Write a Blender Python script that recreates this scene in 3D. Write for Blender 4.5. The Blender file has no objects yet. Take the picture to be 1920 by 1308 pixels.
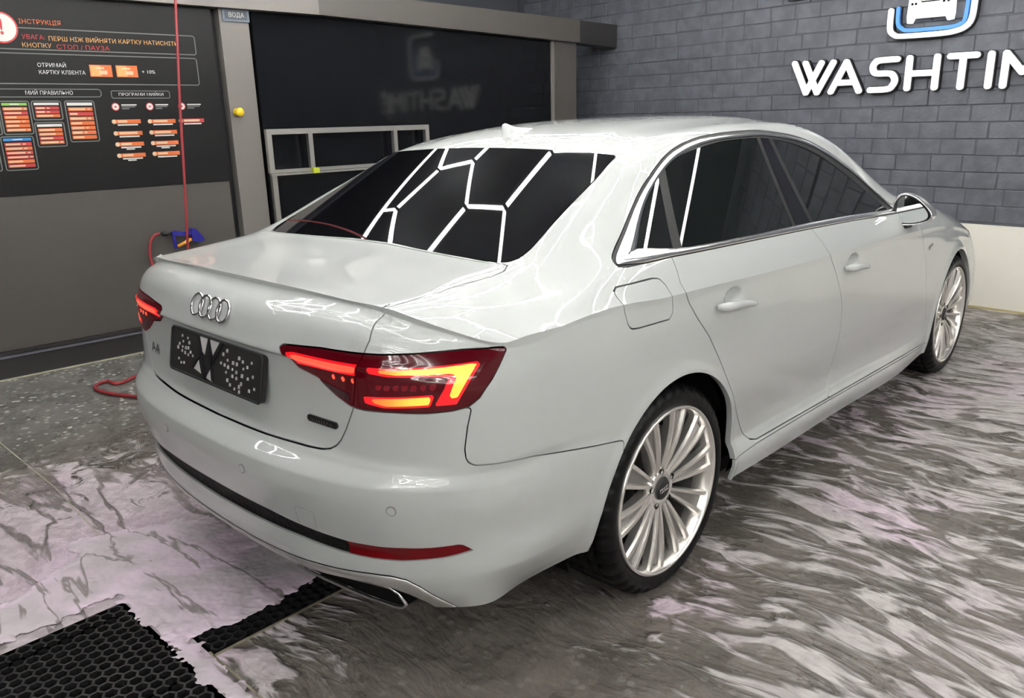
# Car wash bay with a white saloon car, seen from the rear right corner.
import bpy, math, random
import numpy as np
from mathutils import Matrix, Vector
random.seed(7); rng=np.random.default_rng(7)
SC=bpy.context.scene; COL=SC.collection
# ------------------------------------------------------------------ camera
CF,CX,CY,CZ,CYAW,CPIT,CROL=1492.27,2.0661,-1.9119,1.4236,-0.7592,0.2814,-0.0256
def cam_axes(yaw,pitch,roll):
    cy,sy,cp,sp=math.cos(yaw),math.sin(yaw),math.cos(pitch),math.sin(pitch)
    f=Vector((sy*cp,cy*cp,-sp)); r=Vector((cy,-sy,0)); u=r.cross(f)
    c,s=math.cos(roll),math.sin(roll)
    return c*r+s*u,-s*r+c*u,f
cr,cu,cf=cam_axes(CYAW,CPIT,CROL)
cd=bpy.data.cameras.new('camera'); co=bpy.data.objects.new('camera',cd); COL.objects.link(co)
co.matrix_world=Matrix(((cr.x,cu.x,-cf.x,CX),(cr.y,cu.y,-cf.y,CY),(cr.z,cu.z,-cf.z,CZ),(0,0,0,1)))
cd.sensor_width=36; cd.lens=CF*36/1920; cd.clip_start=.05; SC.camera=co
# ------------------------------------------------------------------ world and exposure
wd=bpy.data.worlds.new('world'); SC.world=wd; wd.use_nodes=True
wd.node_tree.nodes['Background'].inputs[0].default_value=(.55,.6,.66,1)
wd.node_tree.nodes['Background'].inputs[1].default_value=.02
SC.view_settings.view_transform='Standard'; SC.view_settings.look='None'; SC.view_settings.gamma=1
SC.view_settings.exposure=0.0; SC.view_settings.use_curve_mapping=False
LED_STRENGTH=18.0
# ------------------------------------------------------------------ materials
def mat(name,base=(.5,.5,.5),rough=.5,metal=0,coat=0,coat_r=.03,spec=.5,emit=None,es=0,alpha=1,trans=0,ior=1.5):
    m=bpy.data.materials.new(name); m.use_nodes=True; b=m.node_tree.nodes['Principled BSDF']
    i=b.inputs; i['Base Color'].default_value=(*base,1); i['Roughness'].default_value=rough; i['Metallic'].default_value=metal
    i['Coat Weight'].default_value=coat; i['Coat Roughness'].default_value=coat_r; i['Specular IOR Level'].default_value=spec; i['IOR'].default_value=ior
    i['Transmission Weight'].default_value=trans
    if emit: i['Emission Color'].default_value=(*emit,1); i['Emission Strength'].default_value=es
    return m
class NT:
    def __init__(s,m): s.t=m.node_tree; s.b=s.t.nodes['Principled BSDF']
    def n(s,typ,**kw):
        x=s.t.nodes.new('ShaderNode'+typ)
        for k,v in kw.items():
            if k.startswith('i_'):
                x.inputs[k[2:].replace('_',' ')].default_value=v
            else: setattr(x,k,v)
        return x
    def l(s,a,b): s.t.links.new(a,b)
    def math(s,op,a,b=None,c=None,clamp=False):
        x=s.t.nodes.new('ShaderNodeMath'); x.operation=op; x.use_clamp=clamp
        for k,v in enumerate((a,b,c)):
            if v is None: continue
            if isinstance(v,(int,float)): x.inputs[k].default_value=v
            else: s.l(v,x.inputs[k])
        return x.outputs[0]
    def ramp(s,f,stops):
        x=s.t.nodes.new('ShaderNodeValToRGB'); e=x.color_ramp.elements
        while len(e)<len(stops): e.new(.5)
        for k,(p,c) in enumerate(stops): e[k].position=p; e[k].color=(*c,1) if len(c)==3 else c
        s.l(f,x.inputs[0]); return x.outputs[0]
    def mix(s,f,a,b,blend='MIX'):
        x=s.t.nodes.new('ShaderNodeMix'); x.data_type='RGBA'; x.blend_type=blend
        for k,v in ((0,f),(6,a),(7,b)):
            if isinstance(v,(int,float)): x.inputs[k].default_value=v
            elif isinstance(v,tuple): x.inputs[k].default_value=(*v,1)
            else: s.l(v,x.inputs[k])
        return x.outputs[2]
    def sstep(s,v,a,b):
        x=s.t.nodes.new('ShaderNodeMapRange'); x.interpolation_type='SMOOTHSTEP'
        s.l(v,x.inputs[0]) if not isinstance(v,(int,float)) else None
        for k,w in ((1,a),(2,b)):
            if isinstance(w,(int,float)): x.inputs[k].default_value=w
            else: s.l(w,x.inputs[k])
        return x.outputs[0]
    def pos(s): return s.n('NewGeometry').outputs['Position']
    def mapping(s,v,scale=(1,1,1),rot=(0,0,0),loc=(0,0,0)):
        x=s.n('Mapping'); s.l(v,x.inputs[0]); x.inputs[1].default_value=loc; x.inputs[2].default_value=rot; x.inputs[3].default_value=scale; return x.outputs[0]
    def noise(s,v,scale,detail=3,rough=.55,dist=0,out='Fac'):
        x=s.n('TexNoise'); s.l(v,x.inputs['Vector']); x.inputs['Scale'].default_value=scale; x.inputs['Detail'].default_value=detail
        x.inputs['Roughness'].default_value=rough; x.inputs['Distortion'].default_value=dist; return x.outputs[out]
    def bump(s,h,strength=.3,dist=.01):
        x=s.n('Bump'); s.l(h,x.inputs['Height']); x.inputs['Strength'].default_value=strength; x.inputs['Distance'].default_value=dist
        s.l(x.outputs[0],s.b.inputs['Normal']); return x
M={}
M['paint']=mat('white_paint',(.49,.517,.505),.42,coat=1,coat_r=.02,spec=.5)
M['paintdark']=mat('recess_paint',(.66,.685,.68),.5,coat=.5)
M['glass']=mat('tinted_glass',(.003,.003,.004),.015,spec=.5)
M['glass_side']=mat('tinted_side_glass',(.008,.010,.010),.01,spec=.42)
M['rubber']=mat('black_rubber',(.012,.012,.013),.55)
M['trimblack']=mat('gloss_black_trim',(.006,.006,.008),.12,coat=.5)
M['liner']=mat('black_liner',(.006,.006,.006),.9,spec=.1)
M['chrome']=mat('satin_chrome',(.82,.82,.81),.2,metal=1)
M['mirrorcap']=mat('silver_mirror_cap',(.78,.78,.78),.22,metal=.85)
M['silver']=mat('silver_plastic',(.50,.49,.47),.28,metal=.6)
M['alloy']=mat('silver_alloy',(.80,.78,.74),.26,metal=.8,coat=.3)
M['alloyweb']=mat('alloy_web',(.30,.29,.275),.3,metal=.7,coat=.2)
M['alloydark']=mat('alloy_pocket',(.20,.195,.185),.35,metal=.6)
M['lens']=mat('dark_red_lens',(.05,.0015,.004),.08,coat=.25,spec=.4,emit=(.5,0,.02),es=.06)
M['lensred']=mat('glowing_red_lens',(.35,.0,.01),.1,coat=1,emit=(1,.012,.012),es=.95)
M['glow']=mat('amber_glow',(.9,.3,.05),.2,emit=(1,.36,.035),es=1.5)
nt=NT(M['glow']); sx_=nt.n('SeparateXYZ'); nt.l(nt.pos(),sx_.inputs[0]); ax_=nt.math('ABSOLUTE',sx_.outputs[0])
nt.l(nt.ramp(nt.sstep(ax_,.635,.745),[(0,(1,.015,.012)),(.45,(1,.13,.018)),(1,(1,.40,.045))]),nt.b.inputs['Emission Color'])
M['glowred']=mat('red_glow',(.8,.05,.03),.2,emit=(1,.10,.05),es=1.05)
M['lensrib']=mat('red_rib',(.12,.0,.008),.15,coat=1,emit=(.6,.0,.01),es=.12)
M['reflector']=mat('red_reflector',(.16,.003,.006),.25,spec=.3)
M['smoke']=mat('smoked_lens',(.06,.02,.025),.1,coat=1)
M['mesh']=mat('black_grille',(.008,.008,.008),.6,spec=.15)
M['plate']=mat('black_plate_frame',(.018,.018,.018),.45)
M['white']=mat('white_print',(.8,.8,.78),.5)
M['tyre']=mat('tyre_rubber',(.004,.004,.0045),.42,spec=.22)
nt=NT(M['tyre']); nt.bump(nt.noise(nt.pos(),160,2),.12,.001)
nt=NT(M['mesh']); v=nt.n('TexVoronoi'); nt.l(nt.pos(),v.inputs['Vector']); v.inputs['Scale'].default_value=90; nt.bump(v.outputs['Distance'],.6,.004)
M['disc']=mat('brake_disc',(.06,.058,.055),.4,metal=.8)
M['mirror']=mat('mirror_glass',(.75,.78,.78),.02,metal=1)
# room
M['led']=mat('led_tube',(1,1,1),.5,emit=(1,.985,.95),es=LED_STRENGTH)
M['brick']=mat('painted_brick',(.115,.125,.155),.55)
nt=NT(M['brick']); P=nt.pos(); a=nt.noise(P,9,4); b=nt.noise(P,55,3)
nt.l(nt.mix(nt.sstep(a,.35,.7),(.078,.083,.100),(.112,.119,.142)),nt.b.inputs['Base Color']); nt.bump(b,.35,.006)
M['mortar']=mat('painted_mortar',(.066,.070,.087),.6)
M['dado']=mat('cream_dado',(.64,.62,.55),.5)
nt=NT(M['dado']); P=nt.pos(); a=nt.noise(P,2.5,3); nt.l(nt.mix(a,(.80,.78,.70),(.74,.72,.64)),nt.b.inputs['Base Color'])
M['panel']=mat('grey_composite_panel',(.105,.097,.09),.33)
nt=NT(M['panel']); P=nt.pos(); a=nt.noise(nt.mapping(P,(1,1,.25)),3,3); nt.l(nt.mix(a,(.098,.089,.082),(.076,.070,.065)),nt.b.inputs['Base Color']); nt.l(nt.ramp(a,[(0,(.25,)*3),(1,(.42,)*3)]),nt.b.inputs['Roughness'])
M['post']=mat('light_grey_composite',(.175,.163,.15),.36)
M['blackglass']=mat('black_gloss_panel',(.007,.0075,.009),.07,spec=.26)
M['board']=mat('black_print_board',(.011,.0105,.011),.35,spec=.22)
M['darkpanel']=mat('dark_plinth',(.032,.030,.030),.35)
M['groove']=mat('dark_groove',(.008,.008,.01),.5)
M['pale']=mat('pale_grout',(.42,.40,.30),.6)
M['steel']=mat('stainless_tube',(.62,.60,.56),.3,metal=.9)
M['redhose']=mat('red_hose',(.30,.03,.035),.4)
M['blueplastic']=mat('blue_plastic',(.018,.016,.24),.4)
M['orangeplastic']=mat('orange_plastic',(.75,.33,.04),.4)
M['yellow']=mat('yellow_plastic',(.72,.50,.02),.4)
M['ceiling']=mat('dark_ceiling',(.014,.015,.017),.8)
M['sidewall']=mat('grey_side_wall',(.30,.30,.295),.6)
M['darkwall']=mat('dark_side_wall',(.07,.075,.09),.6)
M['letters']=mat('white_lit_letter',(.85,.85,.83),.4,emit=(1,1,.97),es=.65)
M['blueline']=mat('blue_lit_line',(.05,.2,.6),.4,emit=(.08,.3,.85),es=.4)
M['p_frame']=mat('print_grey_line',(.14,.15,.14),.5)
M['p_orange']=mat('print_orange',(.60,.13,.03),.5)
M['p_amber']=mat('print_amber',(.62,.33,.11),.5)
M['p_red']=mat('print_red',(.46,.035,.035),.5)
M['p_green']=mat('print_green',(.22,.46,.08),.5)
M['p_blue']=mat('print_blue',(.03,.22,.55),.5)
M['p_white']=mat('print_white',(.62,.62,.60),.5)
M['p_cream']=mat('print_cream',(.62,.44,.28),.5)
M['p_slate']=mat('print_slate',(.045,.06,.075),.4)
M['p_slateline']=mat('print_slate_edge',(.12,.15,.19),.4)
M['honey']=mat('black_honeycomb_plastic',(.016,.016,.017),.38)
M['drain']=mat('wet_drain',(.004,.004,.004),.25)
# wet concrete floor with foam
def floor_material():
    m=mat('wet_floor',(.16,.145,.13),.3); n=NT(m); P=n.pos(); sx=n.n('SeparateXYZ'); n.l(P,sx.inputs[0]); X,Y=sx.outputs[0],sx.outputs[1]
    warp=n.noise(P,1.3,2,.5,out='Color'); wv=n.n('VectorMath',operation='SCALE'); n.l(warp,wv.inputs[0]); wv.inputs[3].default_value=.38
    add=n.n('VectorMath',operation='ADD'); n.l(P,add.inputs[0]); n.l(wv.outputs[0],add.inputs[1]); Q=add.outputs[0]
    s1=n.noise(n.mapping(Q,(1,2.6,1),(0,0,.06)),5.2,3,.5,.6)
    s2=n.noise(n.mapping(Q,(1,3.2,1),(0,0,.06)),9,2,.5,.2)
    s3=n.noise(Q,7.5,5,.65,1.6)
    patch=n.noise(P,.9,2)
    # region weights (world coordinates)
    def gauss(cx,cy,rx,ry):
        a=n.math('DIVIDE',n.math('SUBTRACT',X,cx),rx); b=n.math('DIVIDE',n.math('SUBTRACT',Y,cy),ry)
        return n.math('EXPONENT',n.math('MULTIPLY',n.math('ADD',n.math('MULTIPLY',a,a),n.math('MULTIPLY',b,b)),-1))
    gl=gauss(-.66,-1.06,.85,.55); gr=gauss(1.9,2.2,1.25,2.4); gc=gauss(.62,-.62,.42,.48); gfar=gauss(1.2,3.1,1.0,1.5)
    left=n.sstep(X,-.1,-.6)
    leftm=n.math('SUBTRACT',1,n.sstep(X,-.5,.0))
    st=n.math('ADD',n.math('MULTIPLY',s1,.78),n.math('MULTIPLY',s2,.22))
    base=n.mix(leftm,st,s3); base=n.n('SeparateColor'); n.l(n.mix(leftm,n.mix(0.0,st,st),s3),base.inputs[0]); bs=base.outputs[0]
    cov=n.math('ADD',bs,n.math('MULTIPLY',gl,.32)); cov=n.math('ADD',cov,n.math('MULTIPLY',gr,.075)); cov=n.math('SUBTRACT',cov,n.math('MULTIPLY',gc,.22))
    cov=n.math('ADD',cov,n.math('MULTIPLY',n.math('SUBTRACT',patch,.5),.22)); cov=n.math('ADD',cov,n.math('MULTIPLY',gfar,.06))
    dry=n.sstep(X,-1.75,-2.35); dryl=n.math('SUBTRACT',1,n.sstep(X,-2.3,-1.6))
    cov=n.math('SUBTRACT',cov,n.math('MULTIPLY',dryl,.40))
    foam=n.sstep(cov,.51,.61)
    vein=n.noise(n.mapping(P,(.8,3.6,1),(0,0,-.80)),1.5,4,.55,.5)
    veinm=n.math('SUBTRACT',1,n.sstep(n.math('ABSOLUTE',n.math('SUBTRACT',vein,.5)),.008,.045))
    foam=n.math('MULTIPLY',foam,n.math('SUBTRACT',1,n.math('MULTIPLY',n.math('MULTIPLY',veinm,leftm),.8)))
    # concrete colour with embedded chips
    ch=n.n('TexVoronoi'); n.l(P,ch.inputs['Vector']); ch.inputs['Scale'].default_value=24
    chip=n.math('SUBTRACT',1,n.sstep(ch.outputs['Distance'],.22,.32)); cc=n.n('SeparateColor'); n.l(ch.outputs['Color'],cc.inputs[0])
    chip=n.math('MULTIPLY',chip,n.sstep(cc.outputs[0],.30,.40)); chip=n.math('MULTIPLY',chip,n.math('ADD',n.math('MULTIPLY',dryl,.95),.12))
    g=n.noise(P,3.2,5); con=n.mix(n.sstep(g,.3,.7),(.110,.098,.085),(.190,.168,.148)); con=n.mix(n.math('MULTIPLY',dryl,.7),con,(.185,.185,.175)); con=n.mix(chip,con,(.62,.61,.58))
    tint=n.noise(P,1.7,2); pk=n.math('ADD',n.math('MULTIPLY',n.sstep(tint,.45,.7),.6),n.math('MULTIPLY',gl,.55),clamp=True)
    fc=n.mix(pk,(.56,.53,.515),(.74,.58,.70)); fc=n.mix(n.sstep(n.noise(Q,22,3),.3,.7),n.mix(1.0,fc,(.74,.73,.74),'MULTIPLY'),fc)
    n.l(n.mix(foam,con,fc),n.b.inputs['Base Color'])
    n.l(n.math('ADD',n.math('MULTIPLY',foam,.35),n.math('ADD',.20,n.math('MULTIPLY',g,.15))),n.b.inputs['Roughness'])
    h=n.math('ADD',n.math('MULTIPLY',cov,.5),n.math('MULTIPLY',foam,.16)); h=n.math('ADD',h,n.math('MULTIPLY',n.noise(P,26,3),.10))
    n.bump(h,.8,.07)
    return m
M['floor']=floor_material()
M['foam']=mat('pink_white_foam',(.60,.50,.57),.55)
nt=NT(M['foam']); P=nt.pos(); a=nt.noise(P,3.0,4,.6,.8); b=nt.noise(P,60,3)
vn=nt.noise(nt.mapping(P,(.8,3.6,1),(0,0,-.80)),1.5,4,.55,.5); vm=nt.math('SUBTRACT',1,nt.sstep(nt.math('ABSOLUTE',nt.math('SUBTRACT',vn,.5)),.004,.022))
nt.l(nt.mix(nt.math('MULTIPLY',vm,.8),nt.mix(nt.sstep(a,.35,.65),(.56,.51,.54),(.80,.66,.77)),(.20,.175,.165)),nt.b.inputs['Base Color']); nt.bump(b,.3,.004)
# ------------------------------------------------------------------ object helpers
def link(o,parent=None):
    COL.objects.link(o)
    if parent is not None: o.parent=parent
    return o
def thing(name,label,cat,loc=(0,0,0),rz=0,group=None):
    o=bpy.data.objects.new(name,None); o.location=loc; o.rotation_euler=(0,0,rz); o.empty_display_size=.1
    o['label']=label; o['category']=cat
    if group: o['group']=group
    return link(o)
def tag(o,label=None,cat=None,group=None,kind=None):
    for k,v in (('label',label),('category',cat),('group',group),('kind',kind)):
        if v: o[k]=v
    return o
def mesh_obj(name,V,F,m,parent=None,N=None,smooth=True,mats=None,fm=None):
    me=bpy.data.meshes.new(name); me.from_pydata(np.asarray(V,float).tolist(),[],F if isinstance(F,list) else F.tolist())
    if mats:
        for q in mats: me.materials.append(q)
        me.polygons.foreach_set('material_index',np.asarray(fm,dtype=np.int32))
    else: me.materials.append(m)
    if smooth: me.shade_smooth()
    else: me.shade_flat()
    if N is not None: me.normals_split_custom_set_from_vertices(np.asarray(N,float).tolist())
    o=bpy.data.objects.new(name,me); return link(o,parent)
class MB:
    """collects simple solids into one mesh"""
    def __init__(s): s.V=[];s.F=[]
    def add(s,V,F):
        k=len(s.V); s.V+= [tuple(v) for v in V]; s.F+=[tuple(i+k for i in f) for f in F]; return s
    def box(s,x0,x1,y0,y1,z0,z1,T=None):
        V=[(x,y,z) for z in (z0,z1) for y in (y0,y1) for x in (x0,x1)]
        if T: V=[T(*v) for v in V]
        return s.add(V,[(0,2,3,1),(4,5,7,6),(0,1,5,4),(1,3,7,5),(3,2,6,7),(2,0,4,6)])
    def prism(s,poly,d0,d1,T):
        """extrude a 2D polygon (a,b) from depth d0 to d1, mapped by T(a,b,d)"""
        n=len(poly); V=[T(a,b,d0) for a,b in poly]+[T(a,b,d1) for a,b in poly]
        F=[tuple(range(n-1,-1,-1)),tuple(range(n,2*n))]+[(i,(i+1)%n,(i+1)%n+n,i+n) for i in range(n)]
        return s.add(V,F)
    def tube(s,pts,r,seg=10,caps=True,flat=1.0,up=None):
        P=[Vector(p) for p in pts]; n=len(P); R=r if isinstance(r,(list,tuple)) else [r]*n; V=[];F=[]
        u=None
        for i in range(n):
            t=(P[min(i+1,n-1)]-P[max(i-1,0)]).normalized()
            if u is None:
                a=Vector(up) if up else (Vector((0,0,1)) if abs(t.z)<.9 else Vector((1,0,0)))
                u=(a-t*a.dot(t)).normalized()
            else: u=(u-t*u.dot(t)).normalized()
            w=t.cross(u)
            for k in range(seg):
                an=2*math.pi*k/seg; V.append(P[i]+(u*math.cos(an)*flat+w*math.sin(an))*R[i])
        for i in range(n-1):
            for k in range(seg):
                a=i*seg+k; b=i*seg+(k+1)%seg; F.append((a,b,b+seg,a+seg))
        if caps: F.append(tuple(range(seg-1,-1,-1))); F.append(tuple((n-1)*seg+k for k in range(seg)))
        return s.add(V,F)
    def build(s,name,m,parent=None,smooth=False): 
        o=mesh_obj(name,s.V,s.F,m,parent,smooth=smooth)
        if smooth=='auto': pass
        return o
def spline(pts,n=8,closed=False):
    P=[np.array(p,float) for p in pts]; out=[]; m=len(P)
    for i in range(m if closed else m-1):
        g=lambda k: P[k%m] if closed else P[min(max(k,0),m-1)]
        a,b,c,d=g(i-1),g(i),g(i+1),g(i+2)
        for j in range(n):
            t=j/n; out.append(.5*((2*b)+(c-a)*t+(2*a-5*b+4*c-d)*t*t+(3*b-a-3*c+d)*t**3))
    if not closed: out.append(P[-1])
    return out
def lathe(prof,seg,axis='x'):
    """profile list (a along axis, r) -> V,F around the x axis"""
    V=[];F=[];n=len(prof)
    for k in range(seg):
        an=2*math.pi*k/seg; c,s=math.cos(an),math.sin(an)
        for a,r in prof: V.append((a,r*c,r*s))
    for k in range(seg):
        q=(k+1)%seg
        for i in range(n-1): F.append((k*n+i,k*n+i+1,q*n+i+1,q*n+i))
    return V,F
def text_mesh(txt,size,bold=0.0,align='CENTER'):
    cu_=bpy.data.curves.new('text',type='FONT'); cu_.body=txt; cu_.size=size; cu_.align_x=align; cu_.align_y='CENTER'; cu_.offset=bold; cu_.extrude=0
    cu_.resolution_u=2
    o=bpy.data.objects.new('text',cu_); COL.objects.link(o); dg=bpy.context.evaluated_depsgraph_get(); dg.update()
    me=bpy.data.meshes.new_from_object(o.evaluated_get(dg)); COL.objects.unlink(o); bpy.data.objects.remove(o)
    V=[tuple(v.co) for v in me.vertices]; F=[tuple(p.vertices) for p in me.polygons]; bpy.data.meshes.remove(me); return V,F
def text_obj(name,txt,size,m,parent,T,width=None,bold=0.0,align='CENTER',thick=.0015):
    V,F=text_mesh(txt,size,bold,align)
    if not V: return None
    if width:
        xs=[v[0] for v in V]; w=max(xs)-min(xs); k=width/w; V=[(v[0]*k,v[1],0) for v in V]
    W=[T(v[0],v[1],thick) for v in V]
    return mesh_obj(name,W,[list(f) for f in F],m,parent,smooth=False)
# ================================================================== the car body surface
# ---------- interpolation helpers ----------
def pchip(x,Y,xq):
    # x (n,), Y (n,...) ; monotone cubic
    x=np.asarray(x,float);Y=np.asarray(Y,float);xq=np.asarray(xq,float)
    sh=Y.shape[1:];Y=Y.reshape(len(x),-1)
    h=np.diff(x)[:,None];d=np.diff(Y,axis=0)/h
    m=np.zeros_like(Y)
    w1=2*h[1:]+h[:-1];w2=h[1:]+2*h[:-1]
    with np.errstate(divide='ignore',invalid='ignore'):
        mm=(w1+w2)/(w1/d[:-1]+w2/d[1:])
    mm[(d[:-1]*d[1:]<=0)|~np.isfinite(mm)]=0
    m[1:-1]=mm;m[0]=d[0];m[-1]=d[-1]
    i=np.clip(np.searchsorted(x,xq,side='right')-1,0,len(x)-2)
    t=((xq-x[i])/(x[i+1]-x[i]))[:,None];hh=h[i]
    r=(2*t**3-3*t**2+1)*Y[i]+(t**3-2*t**2+t)*hh*m[i]+(-2*t**3+3*t**2)*Y[i+1]+(t**3-t**2)*hh*m[i+1]
    return r.reshape((len(xq),)+sh)
def cubic(x,Y,xq,s0=None):
    # natural cubic spline; s0=0 clamps slope at start to 0 for listed columns
    x=np.asarray(x,float);Y=np.asarray(Y,float);xq=np.asarray(xq,float)
    sh=Y.shape[1:];Y=Y.reshape(len(x),-1);n=len(x);h=np.diff(x)
    A=np.zeros((n,n));B=np.zeros((n,Y.shape[1]))
    for i in range(1,n-1):
        A[i,i-1]=h[i-1];A[i,i]=2*(h[i-1]+h[i]);A[i,i+1]=h[i]
        B[i]=6*((Y[i+1]-Y[i])/h[i]-(Y[i]-Y[i-1])/h[i-1])
    A[0,0]=1;A[-1,-1]=1
    M=np.linalg.solve(A,B)
    i=np.clip(np.searchsorted(x,xq,side='right')-1,0,n-2)
    a=(x[i+1]-xq)[:,None];b=(xq-x[i])[:,None];hh=h[i][:,None]
    r=M[i]*a**3/(6*hh)+M[i+1]*b**3/(6*hh)+(Y[i]/hh-M[i]*hh/6)*a+(Y[i+1]/hh-M[i+1]*hh/6)*b
    return r.reshape((len(xq),)+sh)
# ---------- upper surface: cross sections (x,z) at stations y ----------
TY=[-1.0,-.83,-.66,-.50,-.37,-.1,.08,.22,.38,.6,1.1,1.5,1.8,2.1,2.4,2.8,3.2,3.5,3.75]
TS=[
 [(0,1.020),(.3,1.016),(.62,.975),(.71,.935),(.79,.895),(.84,.86),(.905,.81)],
 [(0,1.022),(.3,1.020),(.62,1.006),(.71,.975),(.79,.935),(.84,.905),(.90,.86)],
 [(0,1.026),(.3,1.025),(.62,1.020),(.71,1.002),(.78,.975),(.82,.956),(.862,.935)],
 [(0,1.042),(.3,1.042),(.61,1.038),(.71,1.018),(.78,.994),(.83,.972),(.885,.946)],
 [(0,1.064),(.3,1.064),(.604,1.062),(.69,1.045),(.78,1.012),(.838,.990),(.898,.951)],
 [(0,1.193),(.3,1.188),(.575,1.175),(.66,1.152),(.75,1.095),(.832,1.032),(.904,.943)],
 [(0,1.281),(.3,1.276),(.545,1.260),(.64,1.222),(.735,1.138),(.838,1.030),(.905,.937)],
 [(0,1.344),(.28,1.339),(.518,1.318),(.62,1.280),(.722,1.165),(.841,1.028),(.906,.932)],
 [(0,1.382),(.28,1.376),(.507,1.352),(.605,1.315),(.715,1.185),(.843,1.024),(.906,.925)],
 [(0,1.405),(.28,1.399),(.505,1.374),(.597,1.340),(.712,1.195),(.845,1.017),(.907,.917)],
 [(0,1.420),(.28,1.415),(.51,1.388),(.597,1.352),(.712,1.195),(.848,1.003),(.908,.903)],
 [(0,1.405),(.28,1.399),(.52,1.366),(.607,1.325),(.72,1.170),(.850,.990),(.906,.895)],
 [(0,1.335),(.28,1.328),(.545,1.283),(.64,1.240),(.74,1.120),(.849,.981),(.904,.887)],
 [(0,1.175),(.3,1.166),(.60,1.125),(.70,1.08),(.775,1.025),(.845,.970),(.901,.874)],
 [(0,1.005),(.3,1.002),(.62,.990),(.73,.982),(.79,.968),(.84,.948),(.895,.857)],
 [(0,.955),(.3,.952),(.6,.938),(.72,.918),(.785,.895),(.83,.868),(.882,.812)],
 [(0,.885),(.3,.882),(.6,.855),(.7,.828),(.75,.808),(.79,.788),(.845,.74)],
 [(0,.79),(.3,.785),(.6,.755),(.68,.735),(.72,.72),(.755,.705),(.80,.68)],
 [(0,.70),(.3,.695),(.58,.675),(.63,.665),(.67,.655),(.69,.645),(.71,.635)]]
TY=np.array(TY);TS=np.array(TS)
# crisp foot and head of the rear window: extra stations on top of the smooth ones
_y=[-.43,-.388,-.362,-.340,-.30,-.20,.165]
_o=cubic(TY,TS,np.array(_y))
for _k,(z0,z2) in enumerate([(1.0495,1.045),(1.0555,1.0505),(1.0635,1.056),(1.0745,1.0635),(1.0945,1.080),(1.144,1.1275),(1.3215,1.300)]):
    _o[_k,0,1]=z0;_o[_k,1,1]=z0-(z0-z2)*.25;_o[_k,2,1]=z2
_o[6,2,0]=.535
_m=np.abs(TY+.37)>1e-6
TS=np.concatenate([TS[_m],_o]);TY=np.r_[TY[_m],_y];_s=np.argsort(TY);TY=TY[_s];TS=TS[_s]
_c=TS[:,2:3].copy();_c[:,0,0]=TS[:,2,0]*.80;_c[:,0,1]=TS[:,0,1]-(TS[:,0,1]-TS[:,2,1])*.62
TS=np.concatenate([TS[:,:2],_c,TS[:,2:]],1)   # one more column near the edge of the glass
def T_sections(yq):
    return cubic(TY,TS,yq)          # (m,7,2)
def T_surface(yq,tq):
    S=T_sections(yq)                # columns param 0..6
    # symmetric extension for smoothness over the centre line
    k=np.arange(-2,8.)
    E=np.concatenate([S[:,2:0:-1]*[-1,1],S],1)  # k=-2,-1,0..6
    E=np.transpose(E,(1,0,2))
    R=cubic(k,E,tq)                 # (t,m,2)
    return R
# ---------- outline / feature line: lip + ridge + tornado line (plan) ----------
LU=np.array([(0,-.835),(.22,-.833),(.44,-.822),(.63,-.802),(.72,-.768),(.80,-.72),(.862,-.655),(.888,-.48),
   (.905,-.05),(.907,.35),(.908,.9),(.906,1.5),(.901,2.1),(.893,2.45),(.883,2.8),(.855,3.12),(.78,3.40),(.60,3.56),(.30,3.68),(0,3.70)])
# ---------- side / rear / front rows (x,y,z), columns as LU ----------
def col(pts): return np.array(pts,float)
# each column: list of 18 points, row 0 = feature line (z filled in later)
def rear(x0s,ys,zs): return [(a,b,c) for a,b,c in zip(x0s,ys,zs)]
NZ=18
C=[]
zc=[0,1.008,.985,.950,.905,.878,.862,.79,.72,.665,.64,.60,.55,.47,.405,.36,.30,.235]
def mk(x,y,z):
    x=np.broadcast_to(np.asarray(x,float),(NZ,));y=np.broadcast_to(np.asarray(y,float),(NZ,));z=np.asarray(z,float)
    return np.stack([x,y,z],1)
C.append(mk(0,[-.835,-.829,-.880,-.914,-.931,-.940,-.925,-.926,-.930,-.940,-.958,-1.0,-1.015,-1.008,-.988,-.975,-.955,-.90],zc))
C.append(mk(.22,[-.833,-.827,-.878,-.911,-.928,-.937,-.923,-.923,-.927,-.937,-.955,-.997,-1.010,-1.002,-.982,-.969,-.95,-.895],zc))
C.append(mk(.44,[-.822,-.816,-.862,-.892,-.909,-.920,-.908,-.906,-.908,-.917,-.935,-.972,-.985,-.977,-.957,-.944,-.925,-.87],zc))
zc3=[0,.993,.972,.942,.902,.878,.855,.79,.72,.665,.64,.60,.55,.47,.410,.365,.31,.24]
C.append(mk([.63,.628,.628,.627,.625,.622,.62,.62,.62,.62,.62,.62,.62,.62,.62,.62,.62,.62],[-.802,-.797,-.831,-.857,-.873,-.884,-.882,-.880,-.884,-.890,-.900,-.926,-.935,-.925,-.905,-.893,-.875,-.83],zc3))
zc4=[0,.968,.952,.930,.895,.872,.850,.79,.72,.665,.64,.60,.55,.47,.415,.37,.315,.245]
C.append(mk([.72,.719,.72,.722,.726,.73,.732,.735,.737,.738,.739,.741,.743,.743,.74,.735,.73,.72],[-.768,-.764,-.782,-.802,-.819,-.828,-.833,-.833,-.836,-.840,-.845,-.860,-.868,-.860,-.845,-.832,-.815,-.775],zc4))
zc5=[0,.946,.934,.915,.885,.862,.842,.785,.72,.665,.64,.60,.55,.47,.42,.375,.318,.25]
C.append(mk([.80,.7995,.801,.804,.808,.811,.813,.816,.818,.82,.822,.826,.829,.829,.825,.82,.812,.80],[-.72,-.717,-.724,-.735,-.750,-.760,-.765,-.768,-.770,-.771,-.773,-.778,-.780,-.772,-.76,-.75,-.735,-.70],zc5))
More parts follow.
